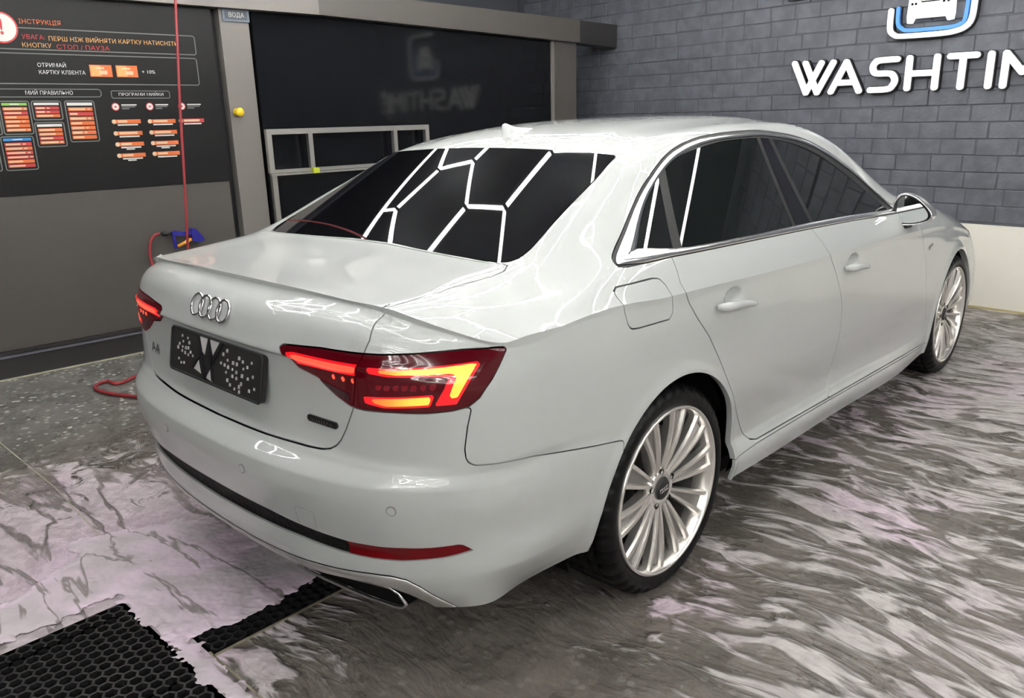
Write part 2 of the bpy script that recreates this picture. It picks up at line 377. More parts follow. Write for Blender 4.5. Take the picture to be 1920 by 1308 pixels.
zc6=[0,.925,.914,.898,.87,.85,.83,.775,.715,.665,.64,.60,.55,.47,.425,.38,.31,.245]
C.append(mk([.862,.862,.863,.865,.868,.87,.871,.874,.876,.878,.879,.882,.884,.884,.880,.873,.84,.80],[-.655,-.653,-.657,-.661,-.667,-.671,-.674,-.676,-.676,-.675,-.673,-.670,-.668,-.66,-.65,-.642,-.62,-.60],zc6))
zc7=[0,.938,.925,.905,.872,.85,.828,.775,.715,.665,.64,.60,.55,.47,.425,.38,.325,.28]
C.append(mk([.888,.888,.890,.893,.898,.901,.903,.907,.909,.910,.911,.912,.912,.910,.904,.896,.875,.846],-.48,zc7))
def side(y,zt,xs,zb):
    f=np.array([0,.025,.065,.11,.165,.205,.245,.33,.42,.50,.535,.59,.655,.74,.80,.845,.91,1.0])
    return mk(xs,y,zt+(zb-zt)*f)
C.append(side(-.05,.943,[.905,.905,.907,.910,.913,.915,.916,.919,.921,.922,.922,.922,.921,.917,.912,.905,.893,.875],.255))
C.append(side(.35,.926,[.907,.907,.909,.911,.914,.915,.916,.918,.917,.915,.914,.910,.903,.895,.891,.902,.910,.895],.235))
C.append(side(.9,.908,[.908,.908,.910,.912,.914,.915,.916,.916,.913,.909,.905,.899,.891,.883,.885,.899,.910,.895],.215))
C.append(side(1.5,.895,[.906,.906,.908,.910,.912,.913,.914,.914,.912,.908,.904,.898,.890,.883,.885,.899,.910,.895],.200))
C.append(side(2.1,.874,[.901,.901,.903,.905,.908,.910,.911,.913,.913,.911,.908,.903,.897,.892,.893,.901,.909,.895],.185))
C.append(side(2.45,.855,[.893,.893,.896,.899,.903,.905,.907,.911,.913,.914,.914,.913,.912,.908,.905,.902,.897,.885],.20))
C.append(side(2.8,.812,[.883,.883,.887,.891,.897,.90,.903,.909,.913,.915,.915,.915,.914,.91,.905,.90,.892,.88],.20))
C.append(side(3.12,.755,[.855,.855,.86,.865,.872,.876,.879,.885,.889,.891,.892,.893,.893,.89,.886,.88,.87,.855],.20))
C.append(side(3.42,.69,[.80,.80,.803,.807,.812,.816,.819,.824,.828,.83,.831,.832,.832,.83,.826,.82,.81,.79],.20))
C[-1][:,1]+=np.array([0,0,.01,.02,.03,.03,.04,.05,.05,.05,.05,.05,.05,.04,.03,.02,.01,0])
def front(x,y,zt,zb):
    c=side(y,zt,[x]*NZ,zb);c[:,1]+=np.array([0,0,.01,.02,.03,.04,.05,.07,.08,.08,.08,.08,.08,.07,.06,.05,.03,.0]);return c
C.append(front(.60,3.60,.70,.20));C.append(front(.30,3.68,.705,.20));C.append(front(0,3.70,.705,.20))
C=np.array(C)    # (cols,rows,3)
for _i in range(7):   # crisp shelf edge along the rear bumper
    C[_i,11,:2]=.22*C[_i,11,:2]+.78*C[_i,12,:2];C[_i,11,2]=.600;C[_i,12,2]=.562;C[_i,13,1]+=.007;C[_i,14,1]+=.006;C[_i,10,1]-=.003;C[_i,15,1]-=.007;C[_i,16,1]-=.007
for _i,_s in ((5,.6),(6,.75),(7,.4)):   # shelf edge and lower crease carried round to the wheel opening
    C[_i,10,0]-=.007*_s;C[_i,11,0]+=.001*_s;C[_i,12,0]+=.003*_s;C[_i,13,0]-=.007*_s;C[_i,14,0]+=.003*_s;C[_i,15,0]+=.004*_s

C[:,0,:2]=LU
def T_height(xy):
    """z of the upper surface at (x,y) points"""
    xy=np.asarray(xy,float);out=np.zeros(len(xy))
    tq=np.linspace(0,7,141)
    R=T_surface(xy[:,1],tq)   # (t,m,2)
    for i in range(len(xy)):
        out[i]=np.interp(xy[i,0],R[:,i,0],R[:,i,1])
    return out
def smooth_cols(nu):
    """dense feature-line columns -> (rows, nu, 3), u param = chord of a middle row"""
    mid=C[:,12];L=np.r_[0,np.cumsum(np.linalg.norm(np.diff(mid,axis=0),axis=1))]
    uq=np.linspace(0,L[-1],nu)
    # symmetric extension at rear and front centre
    sgn=np.array([-1,1,1.])
    Lx=np.r_[-L[2],-L[1],L,2*L[-1]-L[-2],2*L[-1]-L[-3]]
    Cx=np.concatenate([C[2:3]*sgn,C[1:2]*sgn,C,C[-2:-1]*sgn,C[-3:-2]*sgn],0)
    return L,uq,Lx,Cx
def W_grid(nu,nv):
    L,uq,Lx,Cx=smooth_cols(nu)
    R=cubic(Lx,Cx,uq)                       # (nu,rows,3)
    R[:,0,2]=T_height(R[:,0,:2])
    # rows 1.. follow row 0 height offset near the top where columns were blended
    r=np.arange(NZ,dtype=float)
    # v spacing by mean arc
    d=np.linalg.norm(np.diff(R,axis=1),axis=2).mean(0)
    D=np.r_[0,np.cumsum(d)];vq=np.interp(np.linspace(0,D[-1],nv),D,r)
    G=pchip(r,np.transpose(R,(1,0,2)),vq)   # (nv,nu,3)
    return G,uq,vq

# ---------- clipping machinery ----------
def sdf2(P,poly):
    """signed distance in 2D, positive inside"""
    poly=np.asarray(poly,float); A=poly; B=np.roll(poly,-1,0); out=np.full(len(P),1e9); ins=np.zeros(len(P),bool)
    for a,b in zip(A,B):
        ab=b-a; t=np.clip(((P-a)@ab)/max(ab@ab,1e-12),0,1); d=np.linalg.norm(P-a-t[:,None]*ab,axis=1); out=np.minimum(out,d)
        c=((a[1]>P[:,1])!=(b[1]>P[:,1]))
        with np.errstate(divide='ignore',invalid='ignore'): xi=(b[0]-a[0])*(P[:,1]-a[1])/(b[1]-a[1])+a[0]
        ins^=(c&(P[:,0]<xi))
    return np.where(ins,out,-out)
class Surf:
    """triangle mesh with per-vertex rows: x y z nx ny nz u w(isW) seam"""
    def __init__(s,A,F): s.A=A; s.F=F
    def clip(s,phi):
        phi=np.where(np.abs(phi)<1e-7,1e-7,phi); F=s.F; pos=phi>0; cnt=pos[F].sum(1)
        keep=F[cnt==3]; out=[keep]; newA=[]; nv=len(s.A)
        E={}
        def cut_edges(i,j):
            lo=np.minimum(i,j); hi=np.maximum(i,j); key=lo.astype(np.int64)*nv+hi
            return key
        f1=F[cnt==1]; f2=F[cnt==2]
        def rotate(f,want):
            p=pos[f]; k=np.argmax(p==want,axis=1); r=np.arange(len(f)); return np.stack([f[r,k],f[r,(k+1)%3],f[r,(k+2)%3]],1)
        f1=rotate(f1,True); f2=rotate(f2,False)   # first vertex is the odd one
        keys=np.concatenate([cut_edges(f1[:,0],f1[:,1]),cut_edges(f1[:,0],f1[:,2]),cut_edges(f2[:,0],f2[:,1]),cut_edges(f2[:,0],f2[:,2])]) if len(f1)+len(f2) else np.zeros(0,np.int64)
        uk,inv=np.unique(keys,return_inverse=True); lo=(uk//nv).astype(int); hi=(uk%nv).astype(int)
        t=phi[lo]/(phi[lo]-phi[hi]) if len(uk) else np.zeros(0)
        NA=s.A[lo]*(1-t[:,None])+s.A[hi]*t[:,None] if len(uk) else s.A[:0]
        a,b=len(f1),len(f2); i1=inv[:a]+nv; i2=inv[a:2*a]+nv; j1=inv[2*a:2*a+b]+nv; j2=inv[2*a+b:]+nv
        out.append(np.stack([f1[:,0],i1,i2],1)); out.append(np.stack([j1,f2[:,1],f2[:,2]],1)); out.append(np.stack([j1,f2[:,2],j2],1))
        A=np.concatenate([s.A,NA]); FF=np.concatenate(out).astype(int)
        used=np.unique(FF); mp=np.full(len(A),-1); mp[used]=np.arange(len(used))
        return Surf(A[used],mp[FF])
    def yz(s): return s.A[:,1:3]
    def xy(s): return s.A[:,0:2]
    def uz(s): return s.A[:,[6,2]]
def grid_normals(G):
    du=np.gradient(G,axis=1); dv=np.gradient(G,axis=0); n=np.cross(du,dv); return n/np.maximum(np.linalg.norm(n,axis=2,keepdims=True),1e-12)
def dents(G,N):
    """handle cups, wheel arch lips and shallow forms pressed into the side sheet metal"""
    x,y,z=G[...,0],G[...,1],G[...,2]; side=x>.85; D=np.zeros_like(x)
    for cy,cz in ((.312,.874),(1.288,.846)):
        r=np.sqrt(((y-cy)/.058)**2+((z-cz)/.034)**2); D-=np.where(side,.020*np.clip(1-r*r,0,1)**.8,0)
    for cy,R in ((-.003,.372),(2.815,.362)):
        d=np.sqrt((y-cy)**2+np.maximum(z-.33,0)**2)-R; D+=np.clip((x-.80)/.06,0,1)*.007*np.exp(-((d-.004)/.022)**2)*(np.abs(y-cy)<.6)
    return G+N*D[...,None]
NU,NVW=560,230
G,uq,vq=W_grid(NU,NVW); Nn=grid_normals(G)
if Nn[NVW//2,NU//2,0]<0: Nn=-Nn
G=dents(G,Nn); Nn=grid_normals(G)
if Nn[NVW//2,NU//2,0]<0: Nn=-Nn
def grid_tris(n,m,flip=False):
    idx=np.arange(n*m).reshape(n,m); a,b,c,d=idx[:-1,:-1],idx[:-1,1:],idx[1:,1:],idx[1:,:-1]
    F=np.concatenate([np.stack([a,b,c],-1).reshape(-1,3),np.stack([a,c,d],-1).reshape(-1,3)]); return F[:,::-1] if flip else F
def orient(A,F):
    n=np.cross(A[F[:,1],:3]-A[F[:,0],:3],A[F[:,2],:3]-A[F[:,0],:3]); bad=(n*A[F[:,0],3:6]).sum(1)<0; F=F.copy(); F[bad]=F[bad][:,::-1]; return F
seam=np.zeros(G.shape[:2]); seam[0]=1
AW=np.concatenate([G,Nn,np.broadcast_to(uq[None,:,None],G.shape[:2]+(1,)),np.ones(G.shape[:2]+(1,)),seam[...,None]],2).reshape(-1,9)
FW=orient(AW,grid_tris(NVW,NU)); SW=Surf(AW,FW)
yq=np.linspace(-1.0,3.75,520); tq=np.r_[np.linspace(0,7,180),7.06,7.12]
R_=T_surface(yq,tq); T_=np.concatenate([R_[...,:1],np.broadcast_to(yq[None,:,None],R_.shape[:2]+(1,)),R_[...,1:]],2)
NT_=grid_normals(T_)
if NT_[5,200,2]<0: NT_=-NT_
AT=np.concatenate([T_,NT_,np.full(T_.shape[:2]+(1,),-1.),np.zeros(T_.shape[:2]+(2,))],2).reshape(-1,9)
ST=Surf(AT,orient(AT,grid_tris(*T_.shape[:2])))
line=G[0,:,:2]; outl=np.concatenate([[(-3,line[0,1])],line,[(-3,line[-1,1])]])
ph=sdf2(ST.xy(),outl); nb=len(ST.A)
ST=ST.clip(ph); ph2=np.abs(sdf2(ST.xy(),outl)); ST.A[ph2<1.2e-3,8]=1
def emit(name,S,m,parent,side=0,off=0.0,fl=.012,mirror=None,Nover=None):
    """build an object from right-half surface S. side 0: both halves in one mesh, 1: right, -1: left"""
    if len(S.F)==0: return None
    A=S.A; P=A[:,:3]+A[:,3:6]*off; N=A[:,3:6]; F=S.F
    V=P; NN=N; FF=F
    if fl>0:
        e=np.concatenate([F[:,[0,1]],F[:,[1,2]],F[:,[2,0]]]); key=np.minimum(e[:,0],e[:,1]).astype(np.int64)*len(A)+np.maximum(e[:,0],e[:,1])
        u_,ix,cn=np.unique(key,return_index=True,return_counts=True); be=e[ix[cn==1]]
        ctr=(np.abs(A[be[:,0],0])<1e-5)&(np.abs(A[be[:,1],0])<1e-5); sm=(A[be[:,0],8]>.999)&(A[be[:,1],8]>.999)
        be=be[~(ctr|sm)]
        if len(be):
            t=P[be[:,1]]-P[be[:,0]]; nn=N[be[:,0]]+N[be[:,1]]; outw=np.cross(t,nn); outw/=np.maximum(np.linalg.norm(outw,axis=1,keepdims=True),1e-12)
            k=len(V); a0=P[be[:,0]];a1=P[be[:,1]];b0=a0-N[be[:,0]]*fl;b1=a1-N[be[:,1]]*fl; q=len(be)
            V=np.concatenate([V,a0,a1,b1,b0]); NN=np.concatenate([NN]+[outw]*4); r=np.arange(q)
            FF=np.concatenate([F,np.stack([k+r+q,k+r,k+r+3*q],1),np.stack([k+r+q,k+r+3*q,k+r+2*q],1)])
    sg=np.array([-1,1,1.])
    if side==1: VV,N2,F2=V,NN,FF
    elif side==-1: VV,N2,F2=V*sg,NN*sg,FF[:,::-1]
    else: VV=np.concatenate([V,V*sg]); N2=np.concatenate([NN,NN*sg]); F2=np.concatenate([FF,FF[:,::-1]+len(V)])
    return mesh_obj(name,VV,F2,m,parent,N=N2)
def join(*Ss):
    A=[];F=[];k=0
    for S in Ss: A.append(S.A);F.append(S.F+k);k+=len(S.A)
    return Surf(np.concatenate(A),np.concatenate(F))
def cut(S,phi_fn,g=.004):
    """returns (inside, outside) with a gap of width g"""
    p=phi_fn(S); return S.clip(p-g/2),S.clip(-p-g/2)
def poly_yz(P,xmin=.5): return lambda S: np.where(S.A[:,0]>xmin,sdf2(S.yz(),P),-1e-1)
def poly_uz(P): return lambda S: sdf2(S.uz(),P)
def poly_xy(P): return lambda S: sdf2(S.xy(),P)
CAR=thing('car','white four-door saloon car with lit rear lamps standing on the wet floor','car',(0,0,0))
# wheel openings
def arch(S,cy,R): return np.hypot(S.A[:,1]-cy,np.maximum(S.A[:,2]-.33,0))-R
SW=SW.clip(np.where(SW.A[:,6]>.9,arch(SW,-.003,.372),1)); SW=SW.clip(np.where(SW.A[:,6]>.9,arch(SW,2.815,.362),1))
# --- tail lamps (u,z)
LAMP=[(.334,.893),(.346,.901),(.479,.911),(.611,.914),(.757,.919),(.884,.926),(.985,.927),(1.008,.926),(1.010,.917),(1.001,.901),(.977,.859),(.945,.820),(.914,.801),(.871,.793),(.799,.787),(.701,.783),(.611,.778),(.574,.780),(.521,.800),(.479,.822),(.465,.834),(.39,.847),(.35,.872)]
lamp,SW=cut(SW,poly_uz(LAMP),.004)
SPL=[(-.2,1.2),(.605,1.2),(.603,1.0),(.604,.98),(.618,.944),(.611,.913),(.58,.777),(.553,.72),(.534,.688),(.519,.672),(.500,.661),(.475,.655),(.428,.652),(.257,.648),(0,.646),(-.2,.646)]
lampin,lampout=cut(lamp,poly_uz(SPL),.004)
trunkW,SW=cut(SW,poly_uz(SPL),.004)
TRT=[(-.2,-.9),(.6065,-.9),(.6065,-.803),(.618,-.79),(.620,-.717),(.627,-.583),(.645,-.487),(.640,-.432),(.618,-.395),(.592,-.391),(.532,-.402),(.444,-.399),(.276,-.390),(.096,-.377),(-.2,-.375)]
trunkT,ST=cut(ST,poly_xy(TRT),.005)
trunk=join(trunkW,trunkT)
o_trunk=emit('trunk_lid',trunk,M['paint'],CAR)
# --- rear window, windscreen
RWIN=[(-.2,-.367),(.096,-.367),(.276,-.380),(.444,-.389),(.532,-.392),(.575,-.388),(.602,-.372),(.616,-.345),(.616,-.30),(.601,-.203),(.582,-.059),(.568,.062),(.552,.178),(.545,.183),(.479,.180),(.394,.177),(.212,.174),(-.2,.173)]
rwin,ST=cut(ST,poly_xy(RWIN),.003)
def refit_top(S):
    x,y,z=S.A[:,0],S.A[:,1],S.A[:,2]; B=lambda x,y: np.stack([np.ones_like(x),y,y*y,x*x,x*x*y,x**4],1)
    k=np.linalg.lstsq(B(x,y),z,rcond=None)[0]; A=S.A.copy(); A[:,2]=B(x,y)@k
    dx=2*k[3]*x+2*k[4]*x*y+4*k[5]*x**3; dy=k[1]+2*k[2]*y+k[4]*x*x; n=np.stack([-dx,-dy,np.ones_like(x)],1); A[:,3:6]=n/np.linalg.norm(n,axis=1,keepdims=True); return Surf(A,S.F)
def refit_side(S,ref):
    def B(y,z): return np.stack([np.ones_like(y),y,z,y*y,y*z,z*z,y**3,y*y*z],1)
    k=np.linalg.lstsq(B(ref.A[:,1],ref.A[:,2]),ref.A[:,0],rcond=None)[0]; A=S.A.copy(); y,z=A[:,1],A[:,2]; A[:,0]=B(y,z)@k
    gy=k[1]+2*k[3]*y+k[4]*z+3*k[6]*y*y+2*k[7]*y*z; gz=k[2]+k[4]*y+2*k[5]*z+k[7]*y*y; n=np.stack([np.ones_like(y),-gy,-gz],1); A[:,3:6]=n/np.linalg.norm(n,axis=1,keepdims=True); return Surf(A,S.F)
emit('rear_window',refit_top(rwin),M['glass'],CAR,off=-.001)
WS=[(-.2,1.60),(.3,1.612),(.50,1.64),(.545,1.70),(.60,1.90),(.655,2.10),(.70,2.26),(.66,2.30),(.4,2.37),(-.2,2.40)]
wsc,ST=cut(ST,poly_xy(WS),.003); emit('windscreen',refit_top(wsc),M['glass'],CAR,off=-.001)
HOOD=[(-.2,2.43),(.45,2.40),(.68,2.34),(.77,2.33),(.82,2.36),(.86,2.45),(.95,2.5),(.95,3.9),(-.2,3.9)]
hood,ST=cut(ST,poly_xy(HOOD),.006); emit('bonnet',hood,M['paint'],CAR)
# --- side glazing (y,z)
DLO=spline([(-.150,1.030),(-.176,1.034),(-.172,1.050),(-.136,1.070),(-.041,1.115),(.155,1.217),(.318,1.287),(.488,1.330),(.681,1.353),(.954,1.360),(1.117,1.354),(1.365,1.322),(1.558,1.260),(1.728,1.170),(1.839,1.080),(1.93,1.000)],4)
DLO=[tuple(q) for q in DLO]+[(1.935,.970),(1.797,.975),(1.403,.992),(.996,1.005),(.545,1.017),(.065,1.029)]
GIN=spline([(-.112,1.050),(-.123,1.057),(-.09,1.075),(.003,1.118),(.145,1.188),(.286,1.255),(.38,1.285),(.52,1.309),(.712,1.329),(.912,1.334),(1.076,1.329),(1.275,1.300),(1.463,1.243),(1.616,1.160),(1.732,1.08)],4)
GIN=[tuple(q) for q in GIN]+[(1.84,.992),(1.403,1.009),(.996,1.022),(.545,1.033),(.065,1.046)]
SB=join(SW,ST)      # remaining body, both patches
green,SB=cut(SB,poly_yz(DLO,.5),.002)
pd=sdf2(green.yz(),DLO)
thk=lambda S: .0075-.005*np.clip((1.060-.036*S.A[:,1]-S.A[:,2])/.008,0,1)*np.clip((S.A[:,1]+.15)/.08,0,1)
seal=green.clip(thk(green)-pd); ring=green.clip(pd-thk(green))
pd=sdf2(ring.yz(),DLO); pg=sdf2(ring.yz(),GIN)
low_=ring.A[:,2]<1.058-.036*ring.A[:,1]
wid=np.clip(.0125+.016*np.exp(-((ring.A[:,1]+.12)/.18)**2),.0,.1)
lim=thk(ring)+wid
chrome=ring.clip(lim-pd); rest=ring.clip(pd-lim)
def rounded(S,amount=1.0):
    yz=S.yz(); e=1e-3; p0=sdf2(yz,DLO); gy=(sdf2(yz+[e,0],DLO)-p0)/e; gz=(sdf2(yz+[0,e],DLO)-p0)/e
    w=np.clip(.0125+.016*np.exp(-((S.A[:,1]+.12)/.18)**2),.0,.1); t=np.clip((p0-thk(S))/w*2-1,-1,1)
    tg=np.stack([np.zeros_like(gy),gy,gz],1); N=S.A[:,3:6]; tg-=N*(tg*N).sum(1)[:,None]; tg/=np.maximum(np.linalg.norm(tg,axis=1,keepdims=True),1e-9)
    n=N+tg*(t*amount)[:,None]; A=S.A.copy(); A[:,3:6]=n/np.linalg.norm(n,axis=1,keepdims=True); return Surf(A,S.F)
chrome=rounded(chrome)
pg=sdf2(rest.yz(),GIN); frame=rest.clip(-pg); glassS=rest.clip(pg)
bars=[[(.060,1.0),(.110,1.0),(.345,1.30),(.305,1.30)],[(.862,1.0),(.890,1.0),(1.030,1.36),(1.000,1.36)],[(1.018,1.0),(1.050,1.0),(1.118,1.36),(1.086,1.36)]]
BP=[(.890,1.0),(1.018,1.0),(1.086,1.36),(1.030,1.36)]
for sd in (1,-1):
    emit('window_seal',join(seal,frame),M['rubber'],CAR,sd,off=-.002,fl=.004)
    emit('window_trim',chrome,M['chrome'],CAR,sd,off=.0015,fl=.004)
g=glassS
bm_=[]
gref=g
g=refit_side(g,gref)
for Pb in bars: a_,g=cut(g,poly_yz(Pb,.4),.0015); bm_.append(a_)
bp,g=cut(g,poly_yz(BP,.4),.001)
q1,g=cut(g,poly_yz([(-.5,.9),(.04,.9),(.33,1.30),(.33,1.5),(-.5,1.5)],.4),.001)
q2,q3=cut(g,poly_yz([(-.5,.9),(.90,.9),(1.06,1.5),(-.5,1.5)],.4),.001)
BPM=mat('pillar_black',(.004,.004,.008),.2,spec=.3); BARM=mat('window_bar_grey',(.022,.022,.022),.5,spec=.2)
for sd in (1,-1):
    emit('quarter_window',q1,M['glass_side'],CAR,sd,off=-.004); emit('rear_door_window',q2,M['glass_side'],CAR,sd,off=-.004); emit('front_door_window',q3,M['glass_side'],CAR,sd,off=-.004)
    emit('pillar_cover',bp,BPM,CAR,sd,off=-.002)
    for a_ in bm_: emit('window_bar',a_,BARM,CAR,sd,off=-.003)
# --- doors (y,z)
RD=[(.062,1.034),(.050,1.000),(.032,.964),(.034,.935),(.050,.905),(.095,.850),(.159,.784),(.235,.682),(.311,.575),(.385,.475),(.441,.403),(.475,.362),(.500,.340),(.542,.327),(1.173,.305),(1.205,.430),(1.211,.511),(1.209,.600),(1.190,.690),(1.156,.762),(1.105,.835),(1.05,.905),(1.027,.958),(.991,1.03),(.9,1.2),(.2,1.2)]
FD=[(.991,1.03),(1.027,.958),(1.05,.905),(1.105,.835),(1.156,.762),(1.190,.690),(1.209,.600),(1.211,.511),(1.205,.430),(1.173,.305),(2.368,.268),(2.365,.33),(2.335,.43),(2.303,.514),(2.26,.62),(2.217,.734),(2.17,.83),(2.12,.90),(2.05,.945),(1.96,.99),(1.9,1.05),(1.4,1.2)]
rdoor,SB=cut(SB,poly_yz(RD,.6),.004); fdoor,SB=cut(SB,poly_yz(FD,.6),.004)
FUEL=[(-.262,.972),(-.258,.986),(-.24,.994),(-.08,.993),(-.052,.988),(-.040,.970),(-.033,.909),(-.038,.890),(-.056,.878),(-.20,.882),(-.232,.886),(-.244,.90)]
fuel,rem=cut(SB,poly_yz(FUEL,.6),.004)
SILL=[(.30,.318),(.389,.310),(.536,.315),(1.167,.296),(2.307,.258),(2.46,.255),(2.46,.1),(.30,.1)]
# --- rear bumper (u,z)
BUMP=[(-.2,.646),(0,.646),(.257,.648),(.428,.652),(.475,.655),(.500,.661),(.519,.672),(.534,.688),(.553,.72),(.58,.777),(.59,.80),(.90,.80),(.922,.797),(.909,.753),(.899,.700),(.900,.678),(.908,.665),(.927,.658),(1.079,.651),(1.293,.612),(1.40,.595),(1.40,0),(-.2,0)]
def split_body(S):
    sill,S=cut(S,poly_yz(SILL,.6),.003)
    fend,S=cut(S,poly_yz([(2.05,.2),(2.37,.1),(3.14,.1),(3.16,.70),(3.16,1.2),(2.2,1.2),(2.0,.97)],.6),.005)
    fb,S=cut(S,lambda q:q.A[:,1]-3.15,.005)
    bp_,S=cut(S,lambda q:np.where(q.A[:,7]>.5,sdf2(q.uz(),BUMP),-1e-1),.0035)
    return sill,fend,fb,bp_,S
sill,fend,fbump,bump,shellR=split_body(rem)
_,_,_,_,shellL=split_body(SB)
emit('fuel_flap',fuel,M['paint'],CAR,1)
for sd in (1,-1):
    o_rd=emit('rear_door',rdoor,M['paint'],CAR,sd); o_fd=emit('front_door',fdoor,M['paint'],CAR,sd)
    emit('side_sill',sill,M['paint'],CAR,sd); emit('front_wing',fend,M['paint'],CAR,sd,fl=.03)
    if sd==1: RDO,FDO=o_rd,o_fd
    else: RDL,FDL=o_rd,o_fd
emit('front_bumper',fbump,M['paint'],CAR)
A_=emit('body_side',shellR,M['paint'],CAR,1,fl=.02); B_=emit('body_side',shellL,M['paint'],CAR,-1,fl=.02)
# bumper pieces
STRIP=[(-.2,.462),(0,.462),(.30,.458),(.44,.446),(.57,.436),(.66,.440),(.721,.447),(.80,.453),(.868,.459),(.880,.450),(.892,.438),(.85,.428),(.819,.422),(.708,.406),(.62,.399),(.534,.397),(.395,.402),(.209,.400),(0,.398),(-.2,.398)]
strip,bump=cut(bump,poly_uz(STRIP),.002)
refl,strip=cut(strip,poly_uz([(.552,.3),(.560,.5),(1,.5),(1,.3)]),.002)
SILV=[(-.2,.322),(0,.322),(.155,.322),(.355,.331),(.515,.345),(.617,.356),(.68,.359),(.72,.353),(.752,.332),(.780,.30),(.804,.262),(.835,.20),(.835,.0),(-.2,.0)]
low,bump=cut(bump,poly_uz(SILV),.004)
SILV2=[(-.2,.35),(-.2,.285),(0,.285),(.34,.297),(.45,.306),(.527,.316),(.60,.322),(.66,.318),(.705,.300),(.735,.272),(.76,.22),(.78,.1),(.95,.1),(.95,.5),(.3,.5)]
silv,blk=cut(low,poly_uz(SILV2),.002)
TOW=[(.418,.503),(.422,.507),(.480,.507),(.484,.503),(.478,.456),(.474,.452),(.420,.452),(.416,.456)]
tow,bumpR=cut(bump,poly_uz(TOW),.0018)
BP_=thing  # keep helper alias
ob_b=emit('rear_bumper',bump,M['paint'],CAR,-1,fl=.02); ob_b2=emit('rear_bumper',bumpR,M['paint'],CAR,1,fl=.02); emit('tow_cover',tow,M['paint'],ob_b2,1)
emit('bumper_grille',strip,M['mesh'],CAR,off=-.006); 
for sd in (1,-1): emit('rear_reflector',refl,M['reflector'],CAR,sd,off=-.003)
def lift_edge(S,poly,amt,w):
    d=np.maximum(sdf2(S.uz(),poly),0); A=S.A.copy(); A[:,5]+=amt*np.exp(-d/w); A[:,3:6]/=np.linalg.norm(A[:,3:6],axis=1,keepdims=True); return Surf(A,S.F)
emit('diffuser_trim',lift_edge(silv,SILV,1.3,.009),M['silver'],CAR,off=.001,fl=.02)
emit('diffuser',blk,M['liner'],CAR,off=-.03,fl=.0)
# lamps
HOOK=[(.634,.886),(.690,.886),(.832,.893),(.934,.901),(.938,.893),(.909,.845),(.883,.809),(.822,.805),(.852,.845),(.862,.869),(.837,.871),(.696,.868),(.638,.873)]
HOOKC=[(.668,.882),(.72,.883),(.832,.889),(.926,.897),(.928,.893),(.902,.848),(.886,.825),(.862,.822),(.872,.845),(.882,.868),(.870,.877),(.837,.876),(.72,.873),(.668,.876)]
LOWS=[(.618,.813),(.684,.819),(.826,.832),(.811,.803),(.678,.792),(.622,.797)]
LOWC=[(.645,.811),(.684,.815),(.818,.827),(.807,.808),(.684,.797),(.645,.802)]
INS=[(.362,.884),(.389,.889),(.612,.889),(.620,.872),(.602,.862),(.39,.858)]
INSC=[(.382,.881),(.40,.884),(.600,.883),(.604,.872),(.59,.868),(.40,.866)]
RIBS=[[(a,.846+.01*(a-.65)/.18),(a+.018,.847+.01*(a-.65)/.18),(a+.012,.834+.008*(a-.65)/.18),(a-.004,.833+.008*(a-.65)/.18)] for a in np.linspace(.662,.815,7)]
for sd in (1,-1):
    lo=emit('tail_lamp',lampout,M['lens'],CAR,sd,off=.001); li=emit('trunk_lamp',lampin,M['lens'],CAR,sd,off=.001)
    emit('light_bar',lampout.clip(sdf2(lampout.uz(),HOOK)),M['lensred'],lo,sd,off=.002,fl=.0015)
    emit('light_bar',lampout.clip(sdf2(lampout.uz(),HOOKC)),M['glow'],lo,sd,off=.003,fl=.0015)
    emit('light_bar',lampout.clip(sdf2(lampout.uz(),LOWS)),M['lensred'],lo,sd,off=.002,fl=.0015)
    emit('light_bar',lampout.clip(sdf2(lampout.uz(),LOWC)),M['glow'],lo,sd,off=.003,fl=.0015)
    emit('light_bar',lampin.clip(sdf2(lampin.uz(),INS)),M['lensred'],li,sd,off=.002,fl=.0015)
    emit('light_bar',lampin.clip(sdf2(lampin.uz(),INSC)),M['glowred'],li,sd,off=.003,fl=.0015)
    for rb in RIBS: emit('lens_rib',lampout.clip(sdf2(lampout.uz(),rb)),M['lensrib'],lo,sd,off=.003,fl=.003)
    for a in (.521,.555,.585): emit('lens_rib',lampin.clip(sdf2(lampin.uz(),[(a-.005,.852),(a+.004,.854),(a+.007,.842),(a-.001,.840)])),M['glowred'],li,sd,off=.003,fl=.002)
    emit('reversing_lens',lampin.clip(sdf2(lampin.uz(),[(.468,.833),(.50,.826),(.572,.812),(.570,.792),(.521,.806),(.48,.826)])),M['smoke'],li,sd,off=.003,fl=.002)
# dark inner shell so that gaps read black
def shell():
    s=5; k0=int(np.searchsorted(vq,3.6)); g=G[k0::s,::s]; n=Nn[k0::s,::s]; A=np.concatenate([g-n*.035,n,np.zeros(g.shape[:2]+(3,))],2).reshape(-1,9)
    S=Surf(A,grid_tris(g.shape[0],g.shape[1])); S=S.clip(np.where(S.A[:,0]>.6,arch(S,-.003,.40),1)); S=S.clip(np.where(S.A[:,0]>.6,arch(S,2.815,.39),1))
    t=T_[::s,::s]; m=NT_[::s,::s]; A=np.concatenate([t-m*.035,m,np.zeros(t.shape[:2]+(3,))],2).reshape(-1,9); S2=Surf(A,grid_tris(t.shape[0],t.shape[1]))
    S2=S2.clip(sdf2(S2.xy(),outl)-.02); return join(S,S2)
emit('inner_shell',shell(),M['liner'],CAR,fl=0)
